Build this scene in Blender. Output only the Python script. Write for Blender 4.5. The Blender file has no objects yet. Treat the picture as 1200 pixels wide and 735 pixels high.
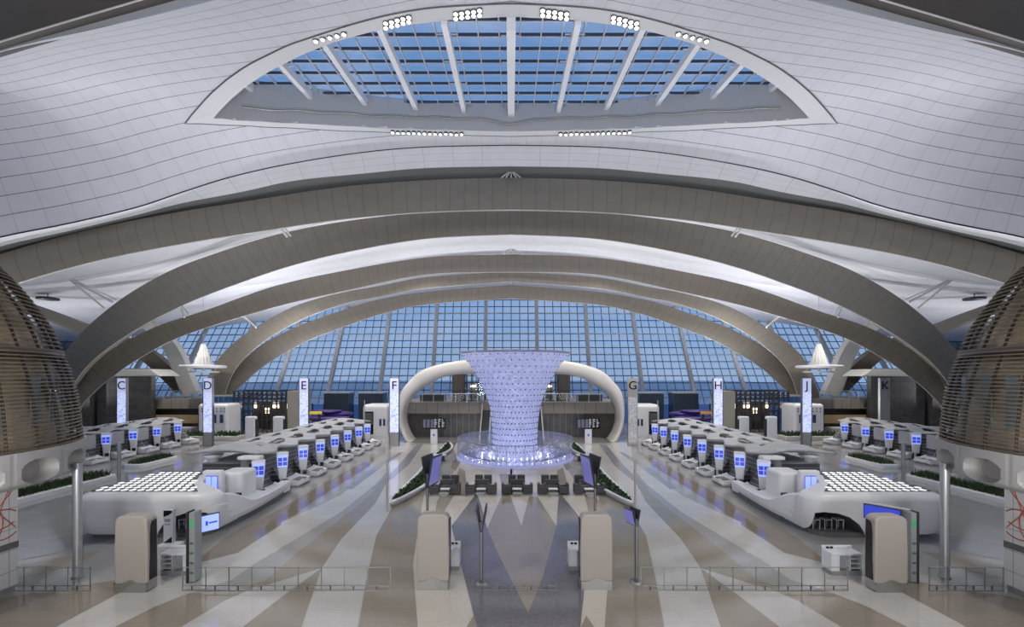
import bpy, bmesh, math, random
from mathutils import Vector, Matrix
random.seed(7)
PI = math.pi
sc = bpy.context.scene
C = sc.collection
F, CX, CY, EYE = 520.0, 599.0, 441.0, 8.0

# ------------------------------------------------------------------ camera
cam_d = bpy.data.cameras.new('camera')
cam_d.sensor_width = 36.0
cam_d.lens = F / 1200 * 36.0
cam_d.shift_x = 1.0 / 1200
cam_d.shift_y = (CY - 367.5) / 1200
cam_d.clip_end = 2000
cam = bpy.data.objects.new('camera', cam_d)
C.objects.link(cam)
cam.location = (0, 0, EYE)
cam.rotation_euler = (PI / 2, 0, 0)
sc.camera = cam

# ------------------------------------------------------------------ colour management
sc.view_settings.view_transform = 'Standard'
sc.view_settings.look = 'None'
sc.view_settings.exposure = 0.08
sc.view_settings.gamma = 1.0
sc.view_settings.use_curve_mapping = False
sc.cycles.use_denoising = True
sc.cycles.max_bounces = 7
sc.cycles.transparent_max_bounces = 16
sc.cycles.sample_clamp_indirect = 4.0

# ------------------------------------------------------------------ world: dusk sky with soft clouds
w = bpy.data.worlds.new('sky'); sc.world = w; w.use_nodes = True
nt = w.node_tree; nt.nodes.clear()
N = nt.nodes.new; L = nt.links.new
out = N('ShaderNodeOutputWorld'); bg = N('ShaderNodeBackground')
tc = N('ShaderNodeTexCoord'); sep = N('ShaderNodeSeparateXYZ')
ramp = N('ShaderNodeValToRGB')
ramp.color_ramp.elements[0].position = 0.0; ramp.color_ramp.elements[0].color = (0.36, 0.50, 0.74, 1)
ramp.color_ramp.elements[1].position = 0.65; ramp.color_ramp.elements[1].color = (0.20, 0.36, 0.64, 1)
e = ramp.color_ramp.elements.new(0.22); e.color = (0.25, 0.43, 0.74, 1)
mp = N('ShaderNodeMapping'); mp.inputs['Scale'].default_value = (2.2, 2.2, 6)
nz = N('ShaderNodeTexNoise'); nz.inputs['Scale'].default_value = 2.2; nz.inputs['Detail'].default_value = 6
cr = N('ShaderNodeValToRGB'); cr.color_ramp.elements[0].position = .45; cr.color_ramp.elements[1].position = .72
mx = N('ShaderNodeMixRGB'); mx.inputs[2].default_value = (0.55, 0.62, 0.80, 1)
mul = N('ShaderNodeMath'); mul.operation = 'MULTIPLY'; mul.inputs[1].default_value = .6
L(tc.outputs['Generated'], sep.inputs[0]); L(sep.outputs['Z'], ramp.inputs[0])
L(tc.outputs['Generated'], mp.inputs[0]); L(mp.outputs[0], nz.inputs['Vector']); L(nz.outputs['Fac'], cr.inputs[0])
L(cr.outputs[0], mul.inputs[0]); L(mul.outputs[0], mx.inputs[0]); L(ramp.outputs[0], mx.inputs[1])
L(mx.outputs[0], bg.inputs[0]); bg.inputs[1].default_value = 0.85
L(bg.outputs[0], out.inputs[0])

# ------------------------------------------------------------------ lights for the hall
def lamp(name, kind, loc, target, power, color=(1, .95, .88), size=.3, angle=150, blend=.9):
    d = bpy.data.lights.new(name, kind)
    d.energy = power; d.color = color
    if kind == 'AREA':
        d.shape = 'DISK'; d.size = size
    else:
        d.shadow_soft_size = size
    if kind == 'SPOT':
        d.spot_size = math.radians(angle); d.spot_blend = blend
    o = bpy.data.objects.new(name, d); C.objects.link(o); o.location = loc
    v = Vector(target) - Vector(loc)
    o.rotation_euler = v.to_track_quat('-Z', 'Y').to_euler()
    o['kind'] = 'helper'
    return o
WARM = (1.0, .95, .87); COOL = (.94, .95, 1.0)
for s in (-1, 1):
    # unseen uplights added to brighten and even out the ceiling and roof
    for (x, y, z, tx, ty, p) in ((19, 31, 4.0, 16, 28, 2900), (19, 42, 4.0, 17, 45, 5000), (33, 37, 3.0, 36, 34, 4200), (33, 56, 4.2, 46, 52, 5000), (13, 7, 4, 20, 18, 2300), (29, 24, 3.5, 32, 24, 1700),
                                 (30, 60, 6.6, 30, 62, 6500), (10, 62, 9.0, 8, 58, 4500), (66, 57, 4, 62, 64, 6000), (38, 76, 5.6, 46, 74, 7000), (8, -2, 5.0, 5, 18, 6600), (22, 75, 6, 20, 70, 3500)):
        lamp('fill_uplight', 'SPOT', (s*x, y, z), (s*tx, ty, 26), p, COOL, .12 if y > 20 else 2.0, 156 if y > 20 else 168)
    # downlights: skylight rim rows, plus spots added in the roof to light the floor
    for (x, y, z, p) in ((8, 32.6, 26.2, 4200), (6, 45.5, 24.8, 4200), (20, 46, 23.0, 5000), (33, 46, 20.4, 5000), (12, 58.5, 24.4, 4200), (30, 59, 21.5, 4600), (45, 58, 17.5, 3800),
                         (9, 22.6, 26.3, 3200), (24, 27, 21.5, 3400)):
        lamp('downlight', 'SPOT', (s*x, y, z), (s*x, y, 0), p*1.15, WARM, .15, 118)
    lamp('downlight', 'SPOT', (s*15, 4, 20), (s*13, 16, 0), 5200, WARM, .5, 130)

# ------------------------------------------------------------------ helpers
def P(px, py, Y):
    return Vector(((px - CX) / F * Y, Y, EYE - (py - CY) / F * Y))
def G(px, py, z=0.0):
    Y = F * (EYE - z) / (py - CY)
    return ((px - CX) / F * Y, Y)
def spline(pts, n):
    """catmull-rom through pts (tuples), n samples per span"""
    P_ = [tuple(p) for p in pts]; o = []
    k = len(P_[0])
    for i in range(len(P_) - 1):
        p0 = P_[max(i-1, 0)]; p1 = P_[i]; p2 = P_[i+1]; p3 = P_[min(i+2, len(P_)-1)]
        for j in range(n):
            t = j / n
            o.append(tuple(.5*((2*p1[a]) + (-p0[a]+p2[a])*t + (2*p0[a]-5*p1[a]+4*p2[a]-p3[a])*t*t + (-p0[a]+3*p1[a]-3*p2[a]+p3[a])*t**3) for a in range(k)))
    o.append(P_[-1])
    return o
def interp(tab, x):
    if x <= tab[0][0]: return tab[0][1:]
    for a, b in zip(tab, tab[1:]):
        if x <= b[0]:
            t = (x - a[0]) / max(b[0] - a[0], 1e-9)
            return tuple(p + (q - p) * t for p, q in zip(a[1:], b[1:]))
    return tab[-1][1:]

class MB:
    def __init__(s): s.v = []; s.f = []; s.uv = {}; s.m = []; s.sm = []
    def add(s, vs, fs, mi=0, uvs=None, smooth=False):
        o = len(s.v); s.v += [tuple(p) for p in vs]
        for i, f in enumerate(fs):
            if uvs: s.uv[len(s.f)] = [uvs[k] for k in f]
            s.f.append([k + o for k in f]); s.m.append(mi); s.sm.append(smooth)
        return s
    def box(s, x0, x1, y0, y1, z0, z1, mi=0):
        v = [(x0,y0,z0),(x1,y0,z0),(x1,y1,z0),(x0,y1,z0),(x0,y0,z1),(x1,y0,z1),(x1,y1,z1),(x0,y1,z1)]
        return s.add(v, [(0,3,2,1),(4,5,6,7),(0,1,5,4),(1,2,6,5),(2,3,7,6),(3,0,4,7)], mi)
    def obox(s, c, ax, ay, hz, mi=0):
        """box by centre, half vectors ax, ay and half height vector hz"""
        c = Vector(c); ax = Vector(ax); ay = Vector(ay); hz = Vector(hz)
        v = [c + sx*ax + sy*ay + sz*hz for sz in (-1, 1) for sx, sy in ((-1,-1),(1,-1),(1,1),(-1,1))]
        return s.add(v, [(0,3,2,1),(4,5,6,7),(0,1,5,4),(1,2,6,5),(2,3,7,6),(3,0,4,7)], mi)
    def rbox(s, cx, cy, z0, z1, hx, hy, r, n=5, rt=0.0, rot=0.0, mi=0, taper=0.0):
        """rounded rectangle column with an optionally rounded top"""
        prof = [(z0, 0)]
        if rt > 0:
            for i in range(n+1):
                a = PI/2*i/n; prof.append((z1-rt+rt*math.sin(a), rt*(1-math.cos(a))))
        else: prof.append((z1, 0))
        rings = []
        for z, ins in prof:
            tz = (z - z0)/max(z1-z0, 1e-6)*taper
            rings.append([(x, y, z) for x, y in rrect(hx-ins-tz, hy-ins-tz, max(r-ins, .004), n)])
        ca, sa = math.cos(rot), math.sin(rot)
        rings = [[(cx+x*ca-y*sa, cy+x*sa+y*ca, z) for x, y, z in rg] for rg in rings]
        return s.loft(rings, True, True, mi)
    def loft(s, rings, cap0=False, cap1=False, mi=0, closed=True, smooth=False, uv=None):
        n = len(rings[0]); vs = [p for r in rings for p in r]; fs = []
        for i in range(len(rings)-1):
            for j in range(n if closed else n-1):
                k = (j+1) % n
                fs.append((i*n+j, i*n+k, (i+1)*n+k, (i+1)*n+j))
        if cap0: fs.append(tuple(reversed(range(n))))
        if cap1: fs.append(tuple(range((len(rings)-1)*n, len(rings)*n)))
        return s.add(vs, fs, mi, uv, smooth)
    def tube(s, pts, r, n=8, mi=0, caps=True):
        pts = [Vector(p) for p in pts]; rings = []
        for i, p in enumerate(pts):
            d = (pts[min(i+1, len(pts)-1)] - pts[max(i-1, 0)]).normalized()
            a = d.cross(Vector((0, 0, 1)))
            if a.length < 1e-3: a = d.cross(Vector((0, 1, 0)))
            a.normalize(); b = d.cross(a).normalized()
            rr = r[i] if isinstance(r, (list, tuple)) else r
            rings.append([p + rr*(math.cos(2*PI*k/n)*a + math.sin(2*PI*k/n)*b) for k in range(n)])
        s.loft(rings, False, False, mi, smooth=True)
        if caps and n > 4:
            s.add(rings[0], [tuple(reversed(range(n)))], mi); s.add(rings[-1], [tuple(range(n))], mi)
        return s
    def lathe(s, prof, n=48, c=(0, 0, 0), mi=0, cap=False):
        rings = [[(c[0]+r*math.cos(2*PI*k/n), c[1]+r*math.sin(2*PI*k/n), c[2]+z) for k in range(n)] for r, z in prof]
        return s.loft(rings, cap, cap, mi, smooth=True)
    def prism(s, pts, y0, y1, mi=0):
        """polygon in X,Z extruded along Y"""
        n = len(pts)
        v = [(x, y0, z) for x, z in pts] + [(x, y1, z) for x, z in pts]
        return s.add(v, [tuple(range(n)), tuple(range(2*n-1, n-1, -1))] + [(i, (i+1)%n, n+(i+1)%n, n+i) for i in range(n)], mi)
    def vprism(s, pts, z0, z1, mi=0):
        n = len(pts)
        v = [(x, y, z0) for x, y in pts] + [(x, y, z1) for x, y in pts]
        return s.add(v, [tuple(range(n-1, -1, -1)), tuple(range(n, 2*n))] + [(i, (i+1)%n, n+(i+1)%n, n+i) for i in range(n)], mi)
def rrect(hx, hy, r, n=5):
    r = min(r, hx, hy); o = []
    for cx, cy, a0 in ((hx-r, hy-r, 0), (-hx+r, hy-r, PI/2), (-hx+r, -hy+r, PI), (hx-r, -hy+r, 1.5*PI)):
        for i in range(n+1):
            a = a0 + PI/2*i/n; o.append((cx+r*math.cos(a), cy+r*math.sin(a)))
    return o

def build(name, mb, mats, parent=None, smooth=None, bevel=0, fixn=True):
    me = bpy.data.meshes.new(name)
    off = Vector((0, 0, 0))
    p = parent
    while p is not None and p.get('_world'):
        off = Vector(p['_world']); break
    if not isinstance(mats, (list, tuple)): mats = [mats]
    me.from_pydata([Vector(v) - off for v in mb.v], [], mb.f)
    for m in mats: me.materials.append(m)
    for i, pl in enumerate(me.polygons):
        pl.material_index = mb.m[i]
        pl.use_smooth = mb.sm[i] if smooth is None else smooth
    if mb.uv:
        ul = me.uv_layers.new(name='UVMap')
        for i, pl in enumerate(me.polygons):
            if i in mb.uv:
                for k, li in enumerate(pl.loop_indices): ul.data[li].uv = mb.uv[i][k]
    if fixn:
        bm = bmesh.new(); bm.from_mesh(me)
        bmesh.ops.recalc_face_normals(bm, faces=bm.faces); bm.to_mesh(me); bm.free()
    me.update()
    o = bpy.data.objects.new(name, me); C.objects.link(o)
    if parent is not None:
        o.parent = parent
    if bevel:
        b = o.modifiers.new('bevel', 'BEVEL'); b.width = bevel; b.segments = 2; b.limit_method = 'ANGLE'
    return o
def tag(o, label=None, cat=None, group=None, kind=None):
    if label: o['label'] = label
    if cat: o['category'] = cat
    if group: o['group'] = group
    if kind: o['kind'] = kind
    return o
def thing(name, loc, label, cat, group=None, rz=0.0, kind=None):
    """an Empty at the thing's base; parts built in world coordinates when rz is 0"""
    o = bpy.data.objects.new(name, None); C.objects.link(o)
    o.empty_display_size = .2
    o.location = loc; o.rotation_euler = (0, 0, rz)
    o['_world'] = [float(a) for a in loc]
    return tag(o, label, cat, group, kind)
def sub(o, parent):           # register a part so that its children share the same offset
    o['_world'] = parent['_world']; return o
def copy_tree(root, loc, rz=None, label=None, group=None, mirror=False):
    def cp(o, par):
        c = o.copy(); C.objects.link(c)
        if par is not None: c.parent = par
        for ch in o.children: cp(ch, c)
        return c
    r = cp(root, None); r.location = loc
    if rz is not None: r.rotation_euler = (0, 0, rz)
    if mirror: r.scale = (-1, 1, 1)
    if label: r['label'] = label
    if group: r['group'] = group
    return r

# ------------------------------------------------------------------ materials
MATS = {}
def mat(name, col, rough=.5, metal=0.0, spec=.5, emit=None, es=1.0, noise=0.0, nscale=5, coat=0.0, bump=0.0, bscale=20):
    if name in MATS: return MATS[name]
    m = bpy.data.materials.new(name); m.use_nodes = True
    t = m.node_tree; b = t.nodes['Principled BSDF']
    b.inputs['Base Color'].default_value = (*col, 1); b.inputs['Roughness'].default_value = rough
    b.inputs['Metallic'].default_value = metal; b.inputs['Specular IOR Level'].default_value = spec
    b.inputs['Coat Weight'].default_value = coat
    if emit: b.inputs['Emission Color'].default_value = (*emit, 1); b.inputs['Emission Strength'].default_value = es
    if noise or bump:
        c = t.nodes.new('ShaderNodeTexCoord'); n = t.nodes.new('ShaderNodeTexNoise')
        n.inputs['Scale'].default_value = nscale; n.inputs['Detail'].default_value = 5
        t.links.new(c.outputs['Object'], n.inputs['Vector'])
        if noise:
            r = t.nodes.new('ShaderNodeMapRange')
            r.inputs['From Min'].default_value = .3; r.inputs['From Max'].default_value = .7
            r.inputs['To Min'].default_value = 1-noise; r.inputs['To Max'].default_value = 1+noise*.6
            x = t.nodes.new('ShaderNodeVectorMath'); x.operation = 'SCALE'; x.inputs[0].default_value = col
            t.links.new(n.outputs['Fac'], r.inputs[0]); t.links.new(r.outputs[0], x.inputs['Scale'])
            t.links.new(x.outputs[0], b.inputs['Base Color'])
        if bump:
            n2 = t.nodes.new('ShaderNodeTexNoise'); n2.inputs['Scale'].default_value = bscale
            t.links.new(c.outputs['Object'], n2.inputs['Vector'])
            bp = t.nodes.new('ShaderNodeBump'); bp.inputs['Strength'].default_value = bump; bp.inputs['Distance'].default_value = .02
            t.links.new(n2.outputs['Fac'], bp.inputs['Height']); t.links.new(bp.outputs[0], b.inputs['Normal'])
    MATS[name] = m; return m
def line_fac(t, val, period, width):
    """1 on a line every period along socket val"""
    d = t.nodes.new('ShaderNodeMath'); d.operation = 'DIVIDE'; d.inputs[1].default_value = period
    f = t.nodes.new('ShaderNodeMath'); f.operation = 'FRACT'
    g = t.nodes.new('ShaderNodeMath'); g.operation = 'LESS_THAN'; g.inputs[1].default_value = width/period
    t.links.new(val, d.inputs[0]); t.links.new(d.outputs[0], f.inputs[0]); t.links.new(f.outputs[0], g.inputs[0])
    return g.outputs[0]
def grid_mat(name, col, lcol, pu, wu, pv=None, wv=None, rough=.5, metal=0.0, coord='UV', su=1.0, sv=1.0, spec=.5, noise=.06, axes=(0, 1)):
    """material with thin joint lines across u and v"""
    m = mat(name, col, rough, metal, spec); t = m.node_tree; b = t.nodes['Principled BSDF']
    c = t.nodes.new('ShaderNodeTexCoord'); s = t.nodes.new('ShaderNodeSeparateXYZ')
    t.links.new(c.outputs[coord], s.inputs[0])
    def strength(sock, k):
        q = t.nodes.new('ShaderNodeMath'); q.operation = 'MULTIPLY'; q.inputs[1].default_value = k
        t.links.new(sock, q.inputs[0]); return q.outputs[0]
    fac = strength(line_fac(t, s.outputs[axes[0]], pu, wu), su)
    if pv:
        g2 = strength(line_fac(t, s.outputs[axes[1]], pv, wv), sv)
        mx = t.nodes.new('ShaderNodeMath'); mx.operation = 'MAXIMUM'
        t.links.new(fac, mx.inputs[0]); t.links.new(g2, mx.inputs[1]); fac = mx.outputs[0]
    n = t.nodes.new('ShaderNodeTexNoise'); n.inputs['Scale'].default_value = 1.2; n.inputs['Detail'].default_value = 4
    t.links.new(c.outputs['Object'], n.inputs['Vector'])
    r = t.nodes.new('ShaderNodeMapRange'); r.inputs['From Min'].default_value = .3; r.inputs['From Max'].default_value = .7
    r.inputs['To Min'].default_value = 1-noise; r.inputs['To Max'].default_value = 1+noise
    x = t.nodes.new('ShaderNodeVectorMath'); x.operation = 'SCALE'; x.inputs[0].default_value = col
    t.links.new(n.outputs['Fac'], r.inputs[0]); t.links.new(r.outputs[0], x.inputs['Scale'])
    mix = t.nodes.new('ShaderNodeMixRGB'); mix.inputs[2].default_value = (*lcol, 1)
    t.links.new(fac, mix.inputs[0]); t.links.new(x.outputs[0], mix.inputs[1]); t.links.new(mix.outputs[0], b.inputs['Base Color'])
    return m
def glass_mat(name, tint=(.9, .95, 1), refl=.25, rough=.02):
    m = bpy.data.materials.new(name); m.use_nodes = True; t = m.node_tree; t.nodes.clear()
    o = t.nodes.new('ShaderNodeOutputMaterial'); mx = t.nodes.new('ShaderNodeMixShader')
    tr = t.nodes.new('ShaderNodeBsdfTransparent'); tr.inputs[0].default_value = (*tint, 1)
    gl = t.nodes.new('ShaderNodeBsdfGlossy'); gl.inputs['Roughness'].default_value = rough
    fr = t.nodes.new('ShaderNodeLayerWeight'); fr.inputs[0].default_value = .5
    pw = t.nodes.new('ShaderNodeMath'); pw.operation = 'POWER'; pw.inputs[1].default_value = 4.0
    ad = t.nodes.new('ShaderNodeMath'); ad.operation = 'MULTIPLY_ADD'; ad.inputs[1].default_value = .6; ad.inputs[2].default_value = refl*.1
    t.links.new(fr.outputs['Facing'], pw.inputs[0]); t.links.new(pw.outputs[0], ad.inputs[0]); t.links.new(ad.outputs[0], mx.inputs[0])
    t.links.new(tr.outputs[0], mx.inputs[1]); t.links.new(gl.outputs[0], mx.inputs[2]); t.links.new(mx.outputs[0], o.inputs[0])
    MATS[name] = m; return m

M_CEIL = grid_mat('ceiling_panel', (.61, .615, .65), (.16, .16, .17), 1.0, .045, 1.15, .03, rough=.45, su=.95, sv=.30, noise=.03, axes=(1, 0))
M_CEIL_EDGE = grid_mat('ceiling_edge_panel', (.72, .725, .75), (.3, .3, .3), 1.0, .05, 2.3, .04, rough=.45, su=.5, sv=.5, axes=(1, 0), noise=.03)
M_RECESS = mat('recess_shade_grey', (.15, .15, .145), .6)  # darkened so the shade of the recess sits in its colour
M_DARKGAP = mat('joint_black', (.03, .03, .03), .8)
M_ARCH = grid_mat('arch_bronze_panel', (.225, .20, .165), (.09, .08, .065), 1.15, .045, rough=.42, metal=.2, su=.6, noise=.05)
M_COLG = mat('column_grey', (.50, .50, .51), .5)
M_ARCH_L = mat('arch_light_panel', (.46, .45, .42), .4, .1)
M_ARCH_T = mat('arch_trim', (.62, .60, .56), .4, .2)
M_RIM = mat('skylight_rim', (.66, .66, .665), .5)
M_WELL = mat('skylight_well', (.50, .49, .49), .6)
M_BEAM = mat('beam_white', (.80, .80, .82), .45)
M_BAR = mat('bar_dark', (.06, .075, .10), .4, .4)
M_BARL = mat('bar_light', (.55, .58, .63), .4, .3)
M_GLASS = glass_mat('facade_glass', (.84, .92, 1.0), .5)
M_SKYGL = glass_mat('skylight_glass', (.78, .88, 1), .3)
M_CLEAR = glass_mat('clear_glass', (.975, .985, .98), .1)
M_ROOF = grid_mat('rear_roof_membrane', (.74, .74, .77), (.30, .30, .32), 9.0, .10, rough=.55, coord='Object', axes=(1, 0), su=.7, noise=.03)
M_WHITE = mat('white_solid_surface', (.74, .74, .76), .35, coat=.2)
M_WARMW = mat('warm_white_shell', (.40, .355, .31), .4)
M_PORTAL = mat('portal_cream', (.72, .69, .635), .4)
M_STEEL = mat('brushed_steel', (.42, .41, .39), .35, .8)
M_STEELL = mat('satin_steel', (.50, .50, .50), .3, .6)
M_DARK = mat('charcoal', (.035, .035, .04), .45)
M_BLACK = mat('black_gloss', (.01, .01, .013), .15)
M_DGREY = mat('dark_grey', (.12, .12, .125), .5)
M_MGREY = mat('mid_grey', (.28, .28, .29), .5)
M_LEATHER = mat('charcoal_leather', (.055, .052, .055), .5)
M_LAMP = mat('lamp_glow', (1, 1, 1), emit=(1, .98, .95), es=5)
M_LAMPS = mat('lamp_soft', (1, 1, 1), emit=(.9, .93, 1), es=1.0)
M_LAMPW = mat('lamp_warm', (1, .9, .75), emit=(1, .85, .6), es=3)
M_LEAF = mat('planting_green', (.035, .07, .02), .6, noise=.4, nscale=9)
M_SOIL = mat('soil', (.04, .035, .025), .9)
M_WOOD = mat('dark_wood_wall', (.085, .072, .062), .5, noise=.25, nscale=3)
M_FASCIA = grid_mat('balcony_fascia', (.25, .225, .19), (.08, .07, .06), 1.35, .05, rough=.5, coord='Object', axes=(0, 1), noise=.05)
M_PURPLE = mat('purple_shell', (.045, .02, .17), .35)
M_YELLOW = mat('yellow_beam', (.75, .5, .03), .4, emit=(.9, .6, .05), es=.3)
M_BLUEW = mat('blue_glow', (.05, .09, .22), .3, emit=(.06, .15, .45), es=.35)
M_RED = mat('red_line', (.42, .09, .05), .5)
M_GROUND = mat('apron', (.42, .47, .55), .8, noise=.25, nscale=.05)

def screen_mat(name, c1, c2, pu, pv, w, es=1.3):
    m = mat(name, c1, .2, emit=c1, es=es); t = m.node_tree; b = t.nodes['Principled BSDF']
    c = t.nodes.new('ShaderNodeTexCoord'); s = t.nodes.new('ShaderNodeSeparateXYZ'); t.links.new(c.outputs['UV'], s.inputs[0])
    a = line_fac(t, s.outputs[0], pu, w); d = line_fac(t, s.outputs[1], pv, w)
    mx = t.nodes.new('ShaderNodeMath'); mx.operation = 'MAXIMUM'; t.links.new(a, mx.inputs[0]); t.links.new(d, mx.inputs[1])
    mix = t.nodes.new('ShaderNodeMixRGB'); mix.inputs[1].default_value = (*c1, 1); mix.inputs[2].default_value = (*c2, 1)
    t.links.new(mx.outputs[0], mix.inputs[0]); t.links.new(mix.outputs[0], b.inputs['Emission Color']); t.links.new(mix.outputs[0], b.inputs['Base Color'])
    return m
M_SCR = mat('screen_blue', (.02, .03, .3), .2, emit=(.03, .05, .42), es=1.0)
M_SCRL = mat('screen_pale', (.3, .4, .9), .2, emit=(.26, .34, .80), es=1.0)
M_SCRV = mat('screen_violet', (.07, .07, .2), .2, emit=(.13, .13, .36), es=.8)
M_SCRW = mat('screen_white', (.9, .9, .9), .2, emit=(.8, .85, 1), es=1.0)

# ------------------------------------------------------------------ heightfield of the front ceiling vault
A1_top = [(600,208),(500,211),(400,219),(300,234),(200,250),(100,270),(0,298),(-100,332)]
A1_bot = [(600,246),(500,249),(405,257),(308,271),(209,287),(110,307),(12,335),(-88,372)]
def Y_A1(px): return 36 - 7.0*min(1, (CX-px)/640.0)**2*1.15
def Y_A0(px): return 15 + 14*((CX-px)/1000.0)**2
E1_img = [(600,170),(500,172),(420,179),(333,193),(268,208),(214,225),(160,243),(80,262),(0,278),(-100,304)]
E2_img = [(600,195),(500,197),(420,204),(344,212),(283,225),(214,238),(160,252),(80,271),(0,289),(-100,320)]
E0_img = [(600,-100),(500,-78),(400,-45),(250,0),(120,32),(0,60),(-200,122),(-420,205)]
def table(img, Yf):
    r = []
    for px, py in spline(img, 6):
        p = P(px, py, Yf(px)); r.append((abs(p.x), p.y, p.z))
    r.sort(); r[0] = (0.0,)+r[0][1:]
    return r
T1 = table(E1_img, lambda px: Y_A1(px)-1.5)
T0 = table(E0_img, lambda px: Y_A0(px)+.9)
def bulge(X): return 1.9 + .9*min(1, abs(X)/24)
def S(X, t):
    y0, z0 = interp(T0, abs(X)); y1, z1 = interp(T1, abs(X))
    return Vector((X, y0+(y1-y0)*t, z0+(z1-z0)*t + bulge(X)*4*t*(1-t)))
def Sz(X, Y):
    y0, z0 = interp(T0, abs(X)); y1, z1 = interp(T1, abs(X))
    t = (Y-y0)/(y1-y0)
    return z0+(z1-z0)*t + bulge(X)*4*t*(1-t), t
def hit(px, py):
    """point of the vault seen at a pixel of the drawing of the skylight"""
    best = None; prev = None
    for i in range(400):
        Y = 14 + 22*i/399
        X = (px-CX)/F*Y; z = EYE-(py-CY)/F*Y
        zs, t = Sz(X, Y); d = z - zs
        if prev is not None and prev[0] <= 0 < d or (prev is not None and prev[0] > 0 >= d):
            best = (X, Y)
            if d > 0: break
        prev = (d, Y)
    return best or (X, Y)

# skylight outline (outer rim and inner rim), left half from the drawing, mirrored
oT = [(217,143),(243,113),(280,82),(327,57),(367,42),(433,22),(500,9),(599,3)]
oB = [(217,143),(300,147),(400,152),(500,156),(599,159)]
iT = [(250,137),(280,107),(317,82),(373,55),(440,35),(517,23),(599,18)]
iB = [(250,137),(300,141),(400,146.5),(500,151),(599,153)]
def outline(T, B, n=6):
    t = [hit(*p) for p in spline(T, n)]; b = [hit(*p) for p in spline(B, n)]
    t[-1] = (0.0, t[-1][1]); b[-1] = (0.0, b[-1][1])
    b[0] = t[0]
    top = t + [(-x, y) for x, y in reversed(t[:-1])]
    bot = b + [(-x, y) for x, y in reversed(b[:-1])]
    return top, bot
oTop, oBot = outline(oT, oB); iTop, iBot = outline(iT, iB)
def resample(pl, n):
    d = [0.0]
    for a, b in zip(pl, pl[1:]): d.append(d[-1]+math.dist(a, b))
    o = []
    for i in range(n):
        q = d[-1]*i/(n-1); k = 0
        while k < len(d)-2 and d[k+1] < q: k += 1
        t = (q-d[k])/max(d[k+1]-d[k], 1e-9)
        o.append(tuple(a+(b-a)*t for a, b in zip(pl[k], pl[k+1])))
    return o
def ring2(top, bot, n=60):
    a = resample(top, n); b = resample(bot, n)
    return a + list(reversed(b[1:-1]))
RO = ring2(oTop, oBot); RI = ring2(iTop, iBot)
RM = [((a[0]+b[0])/2, (a[1]+b[1])/2) for a, b in zip(RO, RI)]
def inside(pt, poly):
    x, y = pt; c = False; n = len(poly)
    for i in range(n):
        x1, y1 = poly[i]; x2, y2 = poly[(i+1) % n]
        if (y1 > y) != (y2 > y) and x < (x2-x1)*(y-y1)/(y2-y1)+x1: c = not c
    return c
NX, NT, XM = 200, 70, 36.0
mb = MB(); vs = []; uvs = []
for i in range(NX+1):
    X = -XM + 2*XM*i/NX
    for j in range(NT+1):
        vs.append(S(X, j/NT)); uvs.append((X*1.0, j/NT*15.0))
fs = []
for i in range(NX):
    for j in range(NT):
        q = (i*(NT+1)+j, (i+1)*(NT+1)+j, (i+1)*(NT+1)+j+1, i*(NT+1)+j+1)
        if not all(inside(vs[k][:2], RM) for k in q) and not inside(((vs[q[0]].x+vs[q[2]].x)/2, (vs[q[0]].y+vs[q[2]].y)/2), RI): fs.append(q)
mb.add(vs, fs, 0, uvs, True)
tag(build('ceiling', mb, M_CEIL, fixn=False), kind='structure')
# hall behind the camera: upper concourse wall and its plain ceiling
mb = MB(); mb.box(-60, 60, -16.4, -16, 0, 40); tag(build('wall_back', mb, mat('back_wall', (.6, .58, .55), .6)), kind='structure')
mb = MB(); vs = []
for i in range(41):
    X = -60+3*i; y0, z0 = interp(T0, abs(X))
    for j in range(9): vs.append((X, y0+(.25 if j == 1 else -(y0+15)*j/8*(j > 0)), z0+.01+(3.6+.6*math.sin(PI*j/8))*(j > 0)))
mb.add(vs, [(i*9+j, (i+1)*9+j, (i+1)*9+j+1, i*9+j+1) for i in range(40) for j in range(8)], 0, None, True)
tag(build('ceiling_back', mb, mat('back_ceiling', (.6, .6, .62), .6), fixn=False), kind='structure')
# light panel strip past the dark joint, and the grey recess down to the first arch
def strip(imgA, YA, imgB, YB, m, name, n=8, vsc=3.0):
    a = [P(px, py, YA(px)) for px, py in spline(imgA, n)]
    b_ = spline(imgB, n); b = [P(px, py, YB(px)) for px, py in b_]
    a = resample([tuple(p) for p in a], 60); b = resample([tuple(p) for p in b], 60)
    mb = MB()
    for s in (-1, 1):
        v = []; u = []
        for p, q in zip(a, b):
            for k in range(4):
                t = k/3; r = [p[c]+(q[c]-p[c])*t for c in range(3)]
                v.append((abs(r[0])*s if p[0] <= 0 or True else r[0], r[1], r[2])); u.append((r[0], t*vsc))
        mb.add(v, [(i*4+k, (i+1)*4+k, (i+1)*4+k+1, i*4+k+1) for i in range(59) for k in range(3)], 0, u, True)
    return tag(build(name, mb, m, fixn=False), kind='structure')
mid = lambda l: [(min(px, 599), py) for px, py in l]
E1m, E2m, A1tm = mid(E1_img), mid(E2_img), mid(A1_top)
strip(E1m, lambda px: Y_A1(px)-1.45, E2m, lambda px: Y_A1(px)-.35, M_CEIL_EDGE, 'ceiling_edge')
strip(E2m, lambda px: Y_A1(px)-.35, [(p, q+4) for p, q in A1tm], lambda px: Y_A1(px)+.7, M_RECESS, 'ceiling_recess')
strip([(p, q-.9) for p, q in E1m], lambda px: Y_A1(px)-1.52, [(p, q+.9) for p, q in E1m], lambda px: Y_A1(px)-1.52, M_DARKGAP, 'ceiling_joint')

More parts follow.
